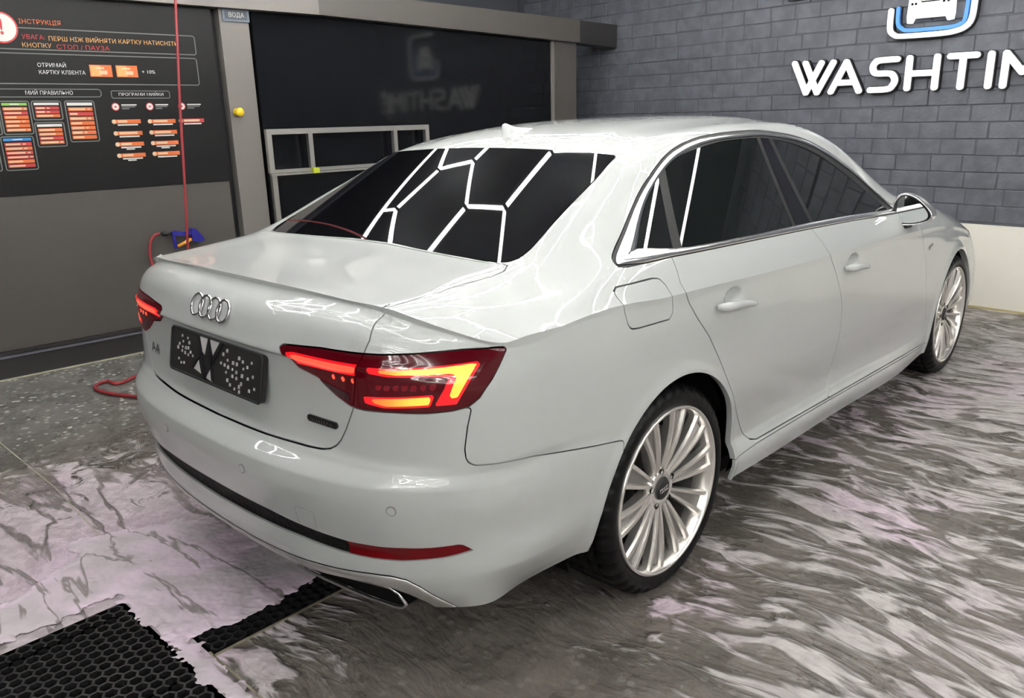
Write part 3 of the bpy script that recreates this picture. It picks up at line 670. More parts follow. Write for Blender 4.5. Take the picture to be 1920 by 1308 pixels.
# underbody and wheel housings
mb=MB(); mb.box(-.80,.80,.40,2.42,.19,.24); mb.box(-.45,.45,-.62,.42,.24,.40); mb.box(-.52,.52,2.40,3.4,.2,.4); mb.build('underbody',M['liner'],CAR)
for cy,R in ((-.003,.392),(2.815,.385)):
    for sd in (1,-1):
        prof=[(.885,R),(.55,R),(.50,R*.6),(.50,.001)]; V=[];F=[];seg=40
        for k in range(seg+1):
            an=math.radians(-22+224*k/seg)
            for a,r in prof: V.append((min(a,.862 if math.sin(an)>.3 else .80)*sd,cy+r*math.cos(an),.33+r*math.sin(an)))
        n=len(prof)
        for k in range(seg):
            for i in range(n-1): F.append((k*n+i,k*n+i+1,(k+1)*n+i+1,(k+1)*n+i))
        mesh_obj('wheel_housing',V,F,M['liner'],CAR)
# ---------- surface lookup for small parts
_wP=G.reshape(-1,3); _wN=Nn.reshape(-1,3)
def on_side(y,z,off=0):
    """point on the right flank at (y,z)"""
    k=np.where((_wP[:,0]>.7))[0]; d=(_wP[k,1]-y)**2+(_wP[k,2]-z)**2; i=k[np.argsort(d)[:4]]; w=1/(1e-6+((_wP[i,1]-y)**2+(_wP[i,2]-z)**2)); w/=w.sum()
    n=(_wN[i]*w[:,None]).sum(0); n/=np.linalg.norm(n); p=(_wP[i]*w[:,None]).sum(0); return np.array([p[0],y,z])+n*off,n
def on_rear(x,z,off=0):
    ax=abs(x); k=np.where((_wP[:,1]<-.6))[0]; d=(_wP[k,0]-ax)**2+(_wP[k,2]-z)**2; i=k[np.argsort(d)[:4]]; w=1/(1e-7+d[np.argsort(d)[:4]]); w/=w.sum()
    n=(_wN[i]*w[:,None]).sum(0); n/=np.linalg.norm(n); p=(_wP[i]*w[:,None]).sum(0); p=np.array([ax,p[1],z])
    if x<0: p=p*[-1,1,1]; n=n*[-1,1,1]
    return p+n*off,n
# door handles
def handle(parent,y0,z0,y1,z1,sd):
    mb=MB(); pts=[];rr=[];n=18
    for k in range(n+1):
        t=k/n; y=y0+(y1-y0)*t; z=z0+(z1-z0)*t+.006*math.sin(math.pi*t); p,_=on_side(y,z-.0); e=min(t,1-t)
        o=.008+.024*min(1,e/.16)**.6 if 0 else .006+.022*(1-(abs(2*t-1))**6)
        pts.append(((.9135+o)*sd,y,z)); rr.append(.0165*(1-.45*t)*(1-(abs(2*t-1))**10*.5))
    mb.tube(pts,rr,14,True,flat=1.0,up=(0,0,1)); o=mb.build('door_handle',M['paint'],parent,smooth=True); return o
for sd,a,b in ((1,RDO,FDO),(-1,RDL,FDL)):
    handle(a,.196,.866,.428,.838,sd); handle(b,1.180,.836,1.398,.814,sd)
# parking sensors
def disc_on(p,n,r,m,name,parent,th=.002,ring=None):
    n=Vector(n).normalized(); a=n.orthogonal().normalized(); b=n.cross(a); P=Vector(p); mb=MB(); seg=20
    V=[P+n*th+(a*math.cos(2*math.pi*k/seg)+b*math.sin(2*math.pi*k/seg))*r for k in range(seg)]+[P-n*.004+(a*math.cos(2*math.pi*k/seg)+b*math.sin(2*math.pi*k/seg))*r for k in range(seg)]
    mb.add(V,[tuple(range(seg))]+[(k,k+seg,(k+1)%seg+seg,(k+1)%seg) for k in range(seg)]); return mb.build(name,m,parent)
GREY=mat('sensor_ring_grey',(.22,.22,.22),.5)
for x,z,pb in ((.224,.561,ob_b2),(.70,.553,ob_b2),(-.224,.561,ob_b),(-.70,.553,ob_b)):
    p,n=on_rear(x,z); o=disc_on(p,n,.0130,GREY,'parking_sensor',pb,.0022); disc_on(p,n,.0103,M['paint'],'sensor_cap',o,.0032)
# four-ring emblem
def ring(mb,c,ax,bx,n,R,r,seg=40,sub=8):
    c=Vector(c);ax=Vector(ax);bx=Vector(bx);n=Vector(n);k0=len(mb.V);V=[];F=[]
    for i in range(seg):
        a=2*math.pi*i/seg; d=ax*math.cos(a)+bx*math.sin(a)
        for j in range(sub):
            b=2*math.pi*j/sub; V.append(c+d*(R+r*math.cos(b))+n*(r*.8*math.sin(b)))
    for i in range(seg):
        for j in range(sub): F.append((i*sub+j,((i+1)%seg)*sub+j,((i+1)%seg)*sub+(j+1)%sub,i*sub+(j+1)%sub))
    mb.add(V,F)
em=bpy.data.objects.new('ring_emblem',None); link(em,CAR)
for k,x in enumerate((-.0885,-.0385,.0115,.0615)):
    x-=.009; p,n=on_rear(x,.940,.004); n=Vector(n); a=Vector((1,0,0)); a=(a-n*a.dot(n)).normalized(); b=n.cross(a)
    mb=MB(); ring(mb,p+np.array(n)*(.001*(k%2)),a,b,n,.0310,.0043); mb.build('emblem_ring',M['chrome'],o_trunk,smooth=True)
bpy.data.objects.remove(em)
# badges
def rear_T(cx,cz,off=.002):
    p,n=on_rear(cx,cz); n=Vector(n); a=Vector((1,0,0)); a=(a-n*a.dot(n)).normalized(); b=n.cross(a)*-1
    if b.z<0: b=-b
    P=Vector(p); return lambda u,v,d=0: tuple(P+a*u+b*v+n*(off+d))
CH2=mat('badge_dark_chrome',(.35,.35,.34),.2,metal=1)
text_obj('badge_text','A4',.048,CH2,o_trunk,rear_T(-.472,.742),width=.068)
T=rear_T(.466,.722,.001); pill=[(-.048+.009*math.cos(a)-0, .0088*math.sin(a)) for a in np.linspace(math.pi/2,3*math.pi/2,9)]+[(.048+.009*math.cos(a),.0088*math.sin(a)) for a in np.linspace(-math.pi/2,math.pi/2,9)]
mb=MB(); mb.prism(pill,-.003,.003,T); pb=mb.build('badge_plate',M['trimblack'],o_trunk); text_obj('badge_text','quattro',.017,CH2,pb,rear_T(.466,.722,.0045),width=.086)
# number plate holder, black with pale cut-outs
def plate():
    c=Vector((.006,-.943,.795)); tl=math.radians(-11); ax=Vector((1,.0,0)); up=Vector((0,math.sin(-tl),math.cos(tl))); n=ax.cross(up)
    T=lambda u,v,d=0: tuple(c+ax*u+up*v+n*d)
    w,h,r=.257,.0635,.012
    def rr(w,h,r): return [(sx*(w-r)+r*math.cos(a),sy*(h-r)+r*math.sin(a)) for sx,sy,a0 in ((1,1,0),(-1,1,90),(-1,-1,180),(1,-1,270)) for a in [math.radians(a0+30*k) for k in range(4)]]
    mb=MB(); mb.prism(rr(w,h,r),-.012,.004,T); o=mb.build('number_plate_holder',M['plate'],CAR)
    rim=MB(); 
    P=rr(w,h,r)+[rr(w,h,r)[0]]; rim.tube([T(u,v,.004) for u,v in P],.0035,6,False); rim.build('plate_rim',M['rubber'],o,smooth=True)
    def flat(pts,m,name,d=.0052): q=MB(); q.prism(pts,.0035,d,T); return q.build(name,m,o)
    PL=mat('pale_cutout',(.50,.49,.49),.4)
    for tri in ([(-.082,.060),(-.036,.060),(-.050,.012),(-.062,.018)],[(-.022,.060),(.034,.060),(-.004,.006),(-.012,.012)],[(-.108,-.038),(-.066,-.045),(-.084,-.010)],[(-.044,-.050),(.002,-.056),(-.020,-.014)]): flat(tri,PL,'plate_cutout')
    HB=mat('plate_dark_bars',(.008,.008,.012),.3)
    for bar in ([(-.097,.061),(-.084,.061),(-.030,-.050),(-.046,-.052)],[(-.034,.061),(-.024,.061),(.010,-.006),(-.002,-.006)],[(.036,.061),(.054,.061),(-.040,-.058),(-.054,-.050)],[(-.022,.020),(-.008,.012),(.014,-.052),(0,-.054)],[(-.12,-.038),(-.108,-.030),(-.072,.004),(-.078,.010)]): flat(bar,HB,'plate_bar',.007)
    mb=MB(); r_=random.Random(4)
    dots=[(-.19,.044),(-.155,.042),(-.205,.018),(-.183,.028),(-.185,.012),(-.187,.0),(-.165,.012),(-.168,-.003),(-.15,.014),(-.148,-.006),(-.135,.004),(-.12,-.004),(-.205,-.026),(-.19,-.036),(-.172,-.033),(-.213,.006),(-.145,.03),
          (.075,.045),(.055,.032),(.08,.02),(.045,.006),(.065,.004),(.085,.002),(.11,.018),(.13,.018),(.108,.0),(.13,-.004),(.11,-.018),(.132,-.02),(.075,-.014),(.16,.03),(.165,.012),(.16,-.008),(.158,-.03),(.10,-.044),(.125,-.05),(.148,-.04),(.15,-.053),(.085,-.034),(.14,.036),(.185,.02),(.19,-.01),(.20,-.04),(.215,.0),(.205,.035),(.225,-.03)]
    for u,v in dots:
        s=.0032+r_.random()*.0022; mb.prism([(u-s,v-s),(u+s,v-s*.9),(u+s*.9,v+s),(u-s*.8,v+s*.9)],.0035,.0055,T)
    mb.build('plate_perforations',PL,o)['kind']='stuff'
plate()
# exhaust trims
for sd in (1,-1):
    OUT=[(.305,.268),(.318,.274),(.46,.286),(.563,.293),(.615,.293),(.640,.283),(.660,.257),(.650,.246),(.625,.242),(.543,.246),(.457,.254),(.33,.263)]
    T=lambda a,b,d: (a*sd,-.947+.25*a*a+d,b)
    mb=MB(); P3=[T(a,b,0) for a,b in OUT]; P3.append(P3[0]); mb.tube(P3,.0045,8,False); o=mb.build('exhaust_trim',M['chrome'],CAR,smooth=True)
    mb=MB(); mb.prism([(a,b) for a,b in OUT],.010,.05,T); mb.build('exhaust_inner',M['liner'],o)
# roof antenna
mb=MB(); rows=[]
for k,(z,y0,y1,w) in enumerate([(0,.245,.425,.024),(.004,.250,.415,.022),(.012,.252,.372,.015),(.022,.252,.330,.011),(.034,.252,.302,.008),(.044,.253,.284,.005),(.050,.256,.272,.003)]):
    n=16; rows.append([( w*math.sin(2*math.pi*i/n)*(1 if 1 else 0), (y0+y1)/2-(y1-y0)/2*math.cos(2*math.pi*i/n), z) for i in range(n)])
V=[];F=[]
zb=lambda y: float(np.interp(y,yq,T_[0,:,2]))
for R0 in rows:
    for (x,y,z) in R0: V.append((x-.01,y,zb(y)+z-.002))
n=16
for k in range(len(rows)-1):
    for i in range(n): F.append((k*n+i,k*n+(i+1)%n,(k+1)*n+(i+1)%n,(k+1)*n+i))
F.append(tuple((len(rows)-1)*n+i for i in range(n))); mesh_obj('roof_antenna',V,F,M['paint'],CAR)
# door mirrors
for sd in (1,-1):
    out=[(.832,.965),(.828,.995),(.836,1.028),(.858,1.055),(.885,1.060),(.925,1.047),(.965,1.018),(.995,.985),(1.002,.962),(.990,.945),(.955,.930),(.905,.920),(.865,.922),(.845,.938)]
    out=[tuple(q) for q in spline([(a,b,0) for a,b in out],3,True)]; out=[(q[0],q[1]) for q in out]; cx,cz=.912,.985; n=len(out)
    def loop(s,y,dx=0): return [((cx+(a-cx)*s+dx)*sd,y+(.02*(a-.9)),cz+(b-cz)*s) for a,b in out]
    L=[loop(.90,1.912),loop(.985,1.905),loop(1.0,1.912),loop(1.02,1.93),loop(.99,1.965),loop(.90,2.00),loop(.70,2.03),loop(.35,2.048)]
    V=[v for q in L for v in q]; F=[]
    for k in range(len(L)-1):
        for i in range(n): F.append((k*n+i,k*n+(i+1)%n,(k+1)*n+(i+1)%n,(k+1)*n+i))
    F.append(tuple((len(L)-1)*n+i for i in range(n)))
    house=mesh_obj('door_mirror',V,F,M['mirrorcap'],CAR)
    V=loop(.90,1.916); mesh_obj('mirror_back',V+loop(.80,1.925),[tuple(range(n))],M['rubber'],house,smooth=False)
    V=[(x,y-.004+.14*(abs(x)-.83)*-1+.012,z) for x,y,z in loop(.84,1.911)]; mesh_obj('mirror_glass',V,[tuple(range(n))],M['mirror'],house,smooth=False)
    mb=MB(); mb.tube([((.885)*sd,1.93,.925),(.86*sd,1.93,.90),(.835*sd,1.93,.93)],[.022,.02,.02],12,True,flat=.8); mb.box(.835,.90,1.915,1.99,.905,.93,lambda x,y,z:(x*sd,y,z)); mb.build('mirror_foot',M['rubber'],house,smooth=False)
# small wing badge
p,nn_=on_side(2.30,.774,.001); mb=MB(); mb.box(-.001,.003,-.024,.024,-.007,.007,lambda x,y,z:(p[0]+x,p[1]+y,p[2]+z+y*.3)); mb.build('wing_badge',CH2,CAR)
# ---------- wheels
def wheel(cy,sd,rotang):
    W=bpy.data.objects.new('wheel',None); link(W,CAR); W.location=(.90*sd,cy,.330); W.rotation_euler=(rotang,0,0 if sd==1 else math.pi)
    # tyre: x axis outward, outer face at x=0
    prof=[(-.020,.262),(-.006,.266),(.000,.280),(.001,.298),(-.006,.312),(-.018,.3225),(-.032,.3275)]
    tread=[(-.050,.3290),(-.0515,.321),(-.0585,.321),(-.060,.3295),(-.088,.3300),(-.0895,.321),(-.0965,.321),(-.098,.330),(-.134,.330),(-.1355,.321),(-.1425,.321),(-.144,.330),(-.172,.3295),(-.1735,.321),(-.1805,.321),(-.182,.329)]
    back=[(-.200,.3275),(-.214,.3225),(-.226,.312),(-.232,.298),(-.231,.280),(-.225,.266),(-.21,.262)]
    pr=prof+tread+back; seg=200; V,F=lathe(pr,seg); V=[list(v) for v in V]; n=len(pr)
    for k in range(seg):      # cross grooves in the shoulders
        if k%5==0:
            for i in list(range(4,8))+[10,11,14,15,18,19]+list(range(n-11,n-6)):
                v=V[k*n+i]; r=math.hypot(v[1],v[2]); f=(r-.009)/r if i>3 else (r-.004)/r; v[1]*=f; v[2]*=f
    mesh_obj('tyre',V,F,M['tyre'],W)
    # rim barrel and lip
    pr=[(-.012,.2655),(-.001,.2655),(.001,.262),(.000,.257),(-.008,.254),(-.016,.250),(-.040,.244),(-.062,.241)]
    V,F=lathe(pr,120); rim_=mesh_obj('rim',V,F,M['alloy'],W); V,F=lathe([(-.062,.241),(-.085,.238),(-.20,.236),(-.215,.25)],80); mesh_obj('rim_barrel',V,F,M['alloydark'],rim_)
    # brake disc and dark backing
    V,F=lathe([(-.11,.04),(-.105,.17),(-.115,.172),(-.13,.172)],60); mesh_obj('brake_disc',V,F,M['disc'],W)
    V,F=lathe([(-.16,.0001),(-.16,.236)],60); mesh_obj('wheel_back',V,F,M['liner'],W)
    mb=MB()
    for k in range(9):
        a0=math.radians(20+k*7); a1=math.radians(20+(k+1)*7)
        for (ra,rb,x0,x1) in ((.10,.185,-.125,-.085),):
            V=[];
            for x in (x0,x1):
                for r in (ra,rb):
                    for a in (a0,a1): V.append((x,r*math.cos(a),r*math.sin(a)))
            mb.add(V,[(0,1,3,2),(4,6,7,5),(0,4,5,1),(2,3,7,6),(0,2,6,4),(1,5,7,3)])
    mb.build('brake_caliper',M['disc'],W)
    # spokes: ten wide double-blade spokes
    SP=10
    def blade(mb,th0,th1,w0,w1):
        st=[]; n=10
        for k in range(n+1):
            t=k/n; r=.050+(.2535-.050)*t; th=th0+(th1-th0)*t**1.15
            w=(w0+(w1-w0)*t); xf=-.034+.028*math.sin(min(1,t*1.1)*math.pi/2)-.004*t  # concave dish
            c=np.array([0,math.cos(th),math.sin(th)])*r; tn=np.array([0,-math.sin(th),math.cos(th)])
            d=.020+.014*(1-t)
            st.append([c+tn*(-w)+[xf-.010,0,0],c+tn*(-w*.62)+[xf-.001,0,0],c+tn*(w*.62)+[xf,0,0],c+tn*w+[xf-.010,0,0],c+tn*(w*.8)+[xf-.01-d,0,0],c-tn*(w*.8)+[xf-.01-d,0,0]])
        V=[v for q in st for v in q]; F=[]
        for k in range(n):
            for i in range(6): F.append((k*6+i,(k+1)*6+i,(k+1)*6+(i+1)%6,k*6+(i+1)%6))
        F.append((0,1,2,3,4,5)); F.append(tuple(n*6+i for i in (5,4,3,2,1,0))); mb.add(V,F)
    for k in range(SP):
        th=2*math.pi*k/SP; mb=MB()
        blade(mb,th-.125,th-.128,.0065,.0100); blade(mb,th+.125,th+.128,.0065,.0100)
        sp_=mb.build('spoke',M['alloy'],W,smooth=False)
        wb=MB(); V=[]; n=8
        for q in range(n+1):
            t=q/n; r=.055+(.245-.055)*t; hw=.112; xf=-.050+.028*math.sin(min(1,t*1.1)*math.pi/2)-.004*t
            for th_,dx in ((th-hw,0),(th+hw,0),(th+hw,-.02),(th-hw,-.02)): V.append((xf+dx,r*math.cos(th_),r*math.sin(th_)))
        F=[(a*4+i,(a+1)*4+i,(a+1)*4+(i+1)%4,a*4+(i+1)%4) for a in range(n) for i in range(4)]+[(0,1,2,3),(n*4+3,n*4+2,n*4+1,n*4)]
        wb.add(V,F); wb.build('spoke_web',M['alloyweb'],sp_)
    V,F=lathe([(-.055,.068),(-.036,.066),(-.031,.055),(-.030,.036),(-.036,.034)],40); hub=mesh_obj('hub',V,F,M['alloy'],W)
    V,F=lathe([(-.038,.034),(-.027,.033),(-.024,.029),(-.024,.0001)],32); mesh_obj('centre_cap',V,F,M['plate'],hub)
    mb=MB(); 
    for x_ in (-.0165,-.0055,.0055,.0165): ring(mb,(-.0232,x_,0),(0,1,0),(0,0,1),(1,0,0),.0068,.0011,16,5)
    mb.build('cap_rings',M['chrome'],hub,smooth=True)
    for k in range(5):
        a=2*math.pi*k/5+.3; c=np.array([0,math.cos(a),math.sin(a)])*.056
        V,F=lathe([(-.05,.0001),(-.040,.0095),(-.0295,.0095)],12); V=[(v[0]+.0,v[1]+c[1],v[2]+c[2]) for v in V]; mesh_obj('wheel_bolt',V,F,M['liner'],hub)
for cy,sd,ra in ((0,1,.10),(2.82,1,.32),(0,-1,.2),(2.82,-1,.5)): wheel(cy,sd,ra)
# ================================================================== room frame (rotated four degrees against the car)
RA=math.radians(4); EL=Vector((math.sin(RA),math.cos(RA),0)); NL=Vector((math.cos(RA),-math.sin(RA),0))
P0=Vector((-3.25,-.3,0)); Q0=Vector((.9,4.6,0))
def TL(s,z,d=0): return tuple(P0+EL*s+NL*d+Vector((0,0,z)))     # partition on the left: s along, z up, d towards the car
def TB(b,z,d=0): return tuple(Q0+NL*b-EL*d+Vector((0,0,z)))      # brick wall at the back
def box_on(mb,T,a0,a1,z0,z1,d0,d1):
    V=[T(a,z,d) for d in (d0,d1) for z in (z0,z1) for a in (a0,a1)]
    return mb.add(V,[(0,1,3,2),(4,6,7,5),(0,4,5,1),(1,5,7,3),(3,7,6,2),(2,6,4,0)])
def solid(name,T,a0,a1,z0,z1,d0,d1,m,parent=None): mb=MB(); box_on(mb,T,a0,a1,z0,z1,d0,d1); return mb.build(name,m,parent)
def struct(o): o['kind']='structure'; return o
# floor with the drain pit left open
fl=MB(); px0,px1,py0,py1=-.335,.620,-2.45,-1.178; qx0,qx1,qy0,qy1=-.33,.128,-1.120,-.42
def quadf(x0,x1,y0,y1): fl.add([(x0,y0,0),(x1,y0,0),(x1,y1,0),(x0,y1,0)],[(0,1,2,3)])
quadf(-7,px0,-7,6.5); quadf(px0,7,qy1,6.5); quadf(px1,7,-7,qy1); quadf(px0,px1,-7,py0); quadf(qx1,px1,py1,qy1); quadf(px0,qx1,py1,qy0)
floor=struct(fl.build('floor',M['floor']))
def pit(x0,x1,y0,y1,z):
    mb=MB(); mb.add([(x0,y0,0),(x1,y0,0),(x1,y1,0),(x0,y1,0),(x0,y0,z),(x1,y0,z),(x1,y1,z),(x0,y1,z)],[(4,5,6,7),(0,4,7,3),(1,2,6,5),(0,1,5,4),(3,7,6,2)]); return mb.build('drain_pit',M['drain'],floor)
pit(px0,px1,py0,py1,-.06); pit(qx0,qx1,qy0,qy1,-.06)
# back wall
W=struct(solid('wall_back',TB,-5.2,7.3,0,3.15,-.25,-.0065,M['mortar']))
r_=random.Random(11); meshes=[]
bw,bh=.250,.1165
for k in range(10):
    mb=MB(); j=lambda s:r_.uniform(-s,s)
    x0,x1,z0,z1=-bw/2+.004+j(.004),bw/2-.004+j(.004),-bh/2+.0035+j(.0025),bh/2-.0035+j(.0025); d=-.004+r_.random()*.004; c=.004
    A=[(x0,z0),(x1+j(.002),z0+j(.002)),(x1,z1),(x0+j(.002),z1+j(.002))]
    V=[(a,-.0,z) for a,z in A]+[(a,-(.010+d),z) for a,z in A]+[(a+(c if a<0 else -c),-(.013+d+j(.001)),z+(c if z<0 else -c)) for a,z in A]
    mb.add([(x,y+.012,z) for x,y,z in V],[(0,1,5,4),(1,2,6,5),(2,3,7,6),(3,0,4,7),(4,5,9,8),(5,6,10,9),(6,7,11,10),(7,4,8,11),(8,9,10,11)])
    me=bpy.data.meshes.new('brick'); me.from_pydata(mb.V,[],mb.F); me.materials.append(M['brick']); meshes.append(me)
rest=MB(); rotm=Matrix.Rotation(-RA,4,'Z')
for row in range(22):
    z=.622+bh*(row+.5); offb=(.125 if row%2 else 0)+r_.uniform(-.012,.012)
    if z>3.1: break
    b1=-5.1+r_.random()*.1
    while b1<6.9:
        bl=r_.choice((.215,.235,.25,.255,.27)); b=b1+bl/2; b1+=bl
        me=r_.choice(meshes); rz=r_.uniform(-.006,.006); dd=r_.uniform(-.002,.003)
        if -4.42<b<.30 and row<15:
            o=bpy.data.objects.new('brick',me); o.location=TB(b,z,dd); o.rotation_euler=(0,rz,-RA); o.scale=(bl/bw,1,1); link(o,W)
        else:
            for f in (0,):
                base=Matrix.Translation(Vector(TB(b,z,dd)))@rotm@Matrix.Diagonal((bl/bw,1,1,1)); rest.add([tuple(base@v.co) for v in me.vertices],[tuple(p.vertices) for p in me.polygons])
o=rest.build('brickwork',M['brick'],W); o['kind']='stuff'
dd_=solid('dado_panel',TB,-5.0,7.2,.012,.605,-.01,.030,M['dado'],W); mb=MB()
solid('dado_edge',TB,-5.0,7.2,0,.014,-.01,.036,mat('stained_edge',(.40,.33,.16),.6),W)
mb=MB(); mb.tube([TB(-1.95,2.285,.02),TB(5,2.235,.02)],.006,6); mb.build('wall_cable',M['groove'],W)
# other walls and ceiling (seen in reflections only)
def wallbox(name,c0,c1,m):
    mb=MB(); V=[]
    for z in (0,3.15):
        for q in (c0,c1): V.append((q[0],q[1],z))
    mb.add(V,[(0,1,3,2)]); return struct(mb.build(name,m))
pL0=Vector(TB(-5.15,0,0)); pR0=Vector(TB(7.0,0,0)); Lr=12.4
pL1=pL0-EL*Lr; pR1=pR0-EL*Lr
wallbox('wall_left',pL0,pL1,M['darkwall']); 
wr=wallbox('wall_right',pR1,pR0,M['sidewall'])
wf=wallbox('wall_front',pL1,pR1,M['sidewall'])
mb=MB(); V=[]
for a,z in ((0,0.0),(1,0.0),(1,.95),(0,.95)): q=pR1.lerp(pR0,a); V.append((q.x-.03,q.y,z))
mb.add(V,[(0,1,2,3)]); mb.build('dado_panel',M['dado'],wr)
mb=MB(); mb.add([(pL0.x,pL0.y,3.15),(pR0.x,pR0.y,3.15),(pR1.x,pR1.y,3.15),(pL1.x,pL1.y,3.15)],[(0,1,2,3)]); struct(mb.build('ceiling',M['ceiling']))
# hexagon LED ceiling light
def hex_light(x0,x1,y0,y1,label):
    root=thing('ceiling_light',label,'lamp',(0,0,3.0))
    s=.43; E={}; 
    for i in range(-6,12):
        for j in range(-12,7):
            cx=i*1.5*s+.25; cy=(j+.5*(i%2))*math.sqrt(3)*s+.1
            
            P=[(cx+s*math.cos(math.pi/3*k),cy+s*math.sin(math.pi/3*k)) for k in range(6)]
            for k in range(6):
                a,b=P[k],P[(k+1)%6]; key=tuple(sorted(((round(a[0],2),round(a[1],2)),(round(b[0],2),round(b[1],2))))); E[key]=1
    S=[]
    for a,b in E:
        (ax,ay),(bx_,by)=a,b; t0,t1=0.,1.
        for p_,q_ in ((-(bx_-ax),ax-x0),(bx_-ax,x1-ax),(-(by-ay),ay-y0),(by-ay,y1-ay)):
            if abs(p_)<1e-9:
                if q_<0: t1=-1
            elif p_<0: t0=max(t0,q_/p_)
            else: t1=min(t1,q_/p_)
        if t1-t0>.03: S.append(((ax+(bx_-ax)*t0,ay+(by-ay)*t0),(ax+(bx_-ax)*t1,ay+(by-ay)*t1)))
    S+=[((x0,y0),(x0,y1)),((x1,y0),(x1,y1)),((x0,y0),(x1,y0)),((x0,y1),(x1,y1))]
    mb=MB()
    for a,b in S:
        A=Vector((a[0],a[1],0));B=Vector((b[0],b[1],0)); t=(B-A).normalized(); n=Vector((-t.y,t.x,0))*.0064; A+=t*.02;B-=t*.02
        mb.add([A-n,B-n,B+n,A+n,A-n+Vector((0,0,.03)),B-n+Vector((0,0,.03)),B+n+Vector((0,0,.03)),A+n+Vector((0,0,.03))],[(3,2,1,0),(4,5,6,7),(0,1,5,4),(2,3,7,6),(1,2,6,5),(3,0,4,7)])
    mb.build('light_tube',M['led'],root)
hex_light(-2.95,1.85,-1.9,3.35,'honeycomb grid of white light tubes on the ceiling right above the car')
hex_light(3.3,6.6,-2.5,3.35,'honeycomb grid of light tubes added out of view on the right to brighten the car side')  # extra unseen grid, added to lift the light on the car's flank
hex_light(.6,6.6,-7.0,-3.9,'honeycomb grid of light tubes added out of view behind the car to brighten its rear')  # second unseen grid, added so the rear of the car gets more light
# ---------------- equipment partition on the left
PW=bpy.data.objects.new('trim_1',None); link(PW); PW['kind']='structure'
solid('backing_panel',TL,-3.5,4.62,0,2.25,-.16,-.06,M['groove'],PW)
for a,b in ((-3.2,-2.0),(-2.0,-.80),(-.797,1.13)): solid('lower_panel',TL,a+.0015,b-.0015,.166,1.06,-.06,0,M['panel'],PW)
solid('plinth',TL,-3.2,4.62,0,.128,-.06,.03,M['darkpanel'],PW); solid('plinth_ledge',TL,-3.2,1.40,.131,.142,-.06,.045,mat('plinth_edge',(.13,.13,.16),.3),PW); solid('plinth_ledge',TL,-3.2,1.40,.146,.163,-.06,.028,M['darkpanel'],PW)
solid('grout_line',TL,-3.2,4.6,0,.006,.028,.045,M['pale'],PW)
solid('post',TL,1.185,1.385,0,2.168,-.06,.02,M['post'],PW)
solid('black_panel',TL,1.425,4.31,.14,2.16,-.06,-.015,M['blackglass'],PW)
solid('edge_profile',TL,4.31,4.345,.14,2.12,-.06,.0,M['post'],PW)
solid('end_column',TL,4.345,4.62,0,2.12,-.10,.02,M['panel'],PW)
# slightly sagging top beam, in two boards
mb=MB(); V=[]
def beam(a0,a1,zb0,zb1,zt0,zt1,m,d1=.07):
    mb=MB(); V=[TL(a0,zb0,-.10),TL(a1,zb1,-.10),TL(a0,zt0,-.10),TL(a1,zt1,-.10),TL(a0,zb0,d1),TL(a1,zb1,d1),TL(a0,zt0,d1),TL(a1,zt1,d1)]
    mb.add(V,[(0,1,3,2),(4,6,7,5),(0,4,5,1),(1,5,7,3),(3,7,6,2),(2,6,4,0)]); return mb.build('top_beam',m,PW)
beam(-3.2,1.9,2.172,2.162,2.33,2.33,M['post']); beam(1.9,4.62,2.162,2.088,2.33,2.285,M['panel']); beam(4.62,5.17,2.088,2.062,2.283,2.272,M['darkpanel'],.05)
# yellow button on the post
t=thing('emergency_button','yellow round knob on the grey post beside the instruction board','button',TL(1.232,1.512,.02))
def lat(prof,m,name,parent,T):
    V,F=lathe(prof,20); return mesh_obj(name,[T(*v) for v in V],F,m,parent)
inv=t.matrix_world.inverted
def loc(T0): return lambda p: p
bx=Vector(t.location)
Tn=lambda a,r1,r2: tuple(Vector(TL(1.232+r1,1.512+r2,.02+a))-bx)
lat([(0,.0001),(0,.026),(.012,.026),(.014,.016),(.03,.016)],M['yellow'],'button_base',t,Tn); lat([(.03,.016),(.034,.028),(.05,.03),(.058,.022),(.06,.0001)],M['yellow'],'button_cap',t,Tn)
# post sign
s=tag(solid('post_sign',TL,1.205,1.39,2.085,2.165,.02,.03,M['p_slateline']),'small slate blue sign at the top of the grey post','sign')
solid('sign_face',TL,1.222,1.374,2.10,2.152,.03,.033,M['p_slate'],s); text_obj('sign_text','ВОДА',.04,M['p_white'],s,lambda u,v,d:TL(1.298+u,2.125+v,.033+d),width=.105)
# ---------------- instruction board
IB=tag(solid('instruction_board',TL,-1.6,1.135,1.062,2.165,-.055,.004,M['board']),'large black instruction board with orange and white print beside the grey post','sign')
D=.0045
def rect(a0,a1,z0,z1,m,name='print_block',d=D,th=.0015): return solid(name,TL,a0,a1,z0,z1,d-.001,d+th,m,IB)
def outline(a0,a1,z0,z1,m,w=.006,r=.018,name='print_frame',d=D):
    mb=MB()
    def rr(g):
        R=max(r-g,.002); return [(cx+R*math.cos(q),cz+R*math.sin(q)) for cx,cz,q0 in ((a1-g-R,z1-g-R,0),(a0+g+R,z1-g-R,90),(a0+g+R,z0+g+R,180),(a1-g-R,z0+g+R,270)) for q in [math.radians(q0+22.5*k) for k in range(5)]]
    A,B=rr(0),rr(w); n=len(A); mb.add([TL(a,z,d+.001) for a,z in A]+[TL(a,z,d+.001) for a,z in B],[(i,(i+1)%n,(i+1)%n+n,i+n) for i in range(n)]); return mb.build(name,m,IB)
def txt(t,a,z,w,size,m,al='CENTER',d=D,bold=.0): 
    V,F=text_mesh(t,size,bold,'CENTER'); xs=[v[0] for v in V]; k=w/(max(xs)-min(xs)); return mesh_obj('print_text',[TL(a+v[0]*k,z+v[1],d+.0022) for v in V],[list(f) for f in F],m,IB,smooth=False)
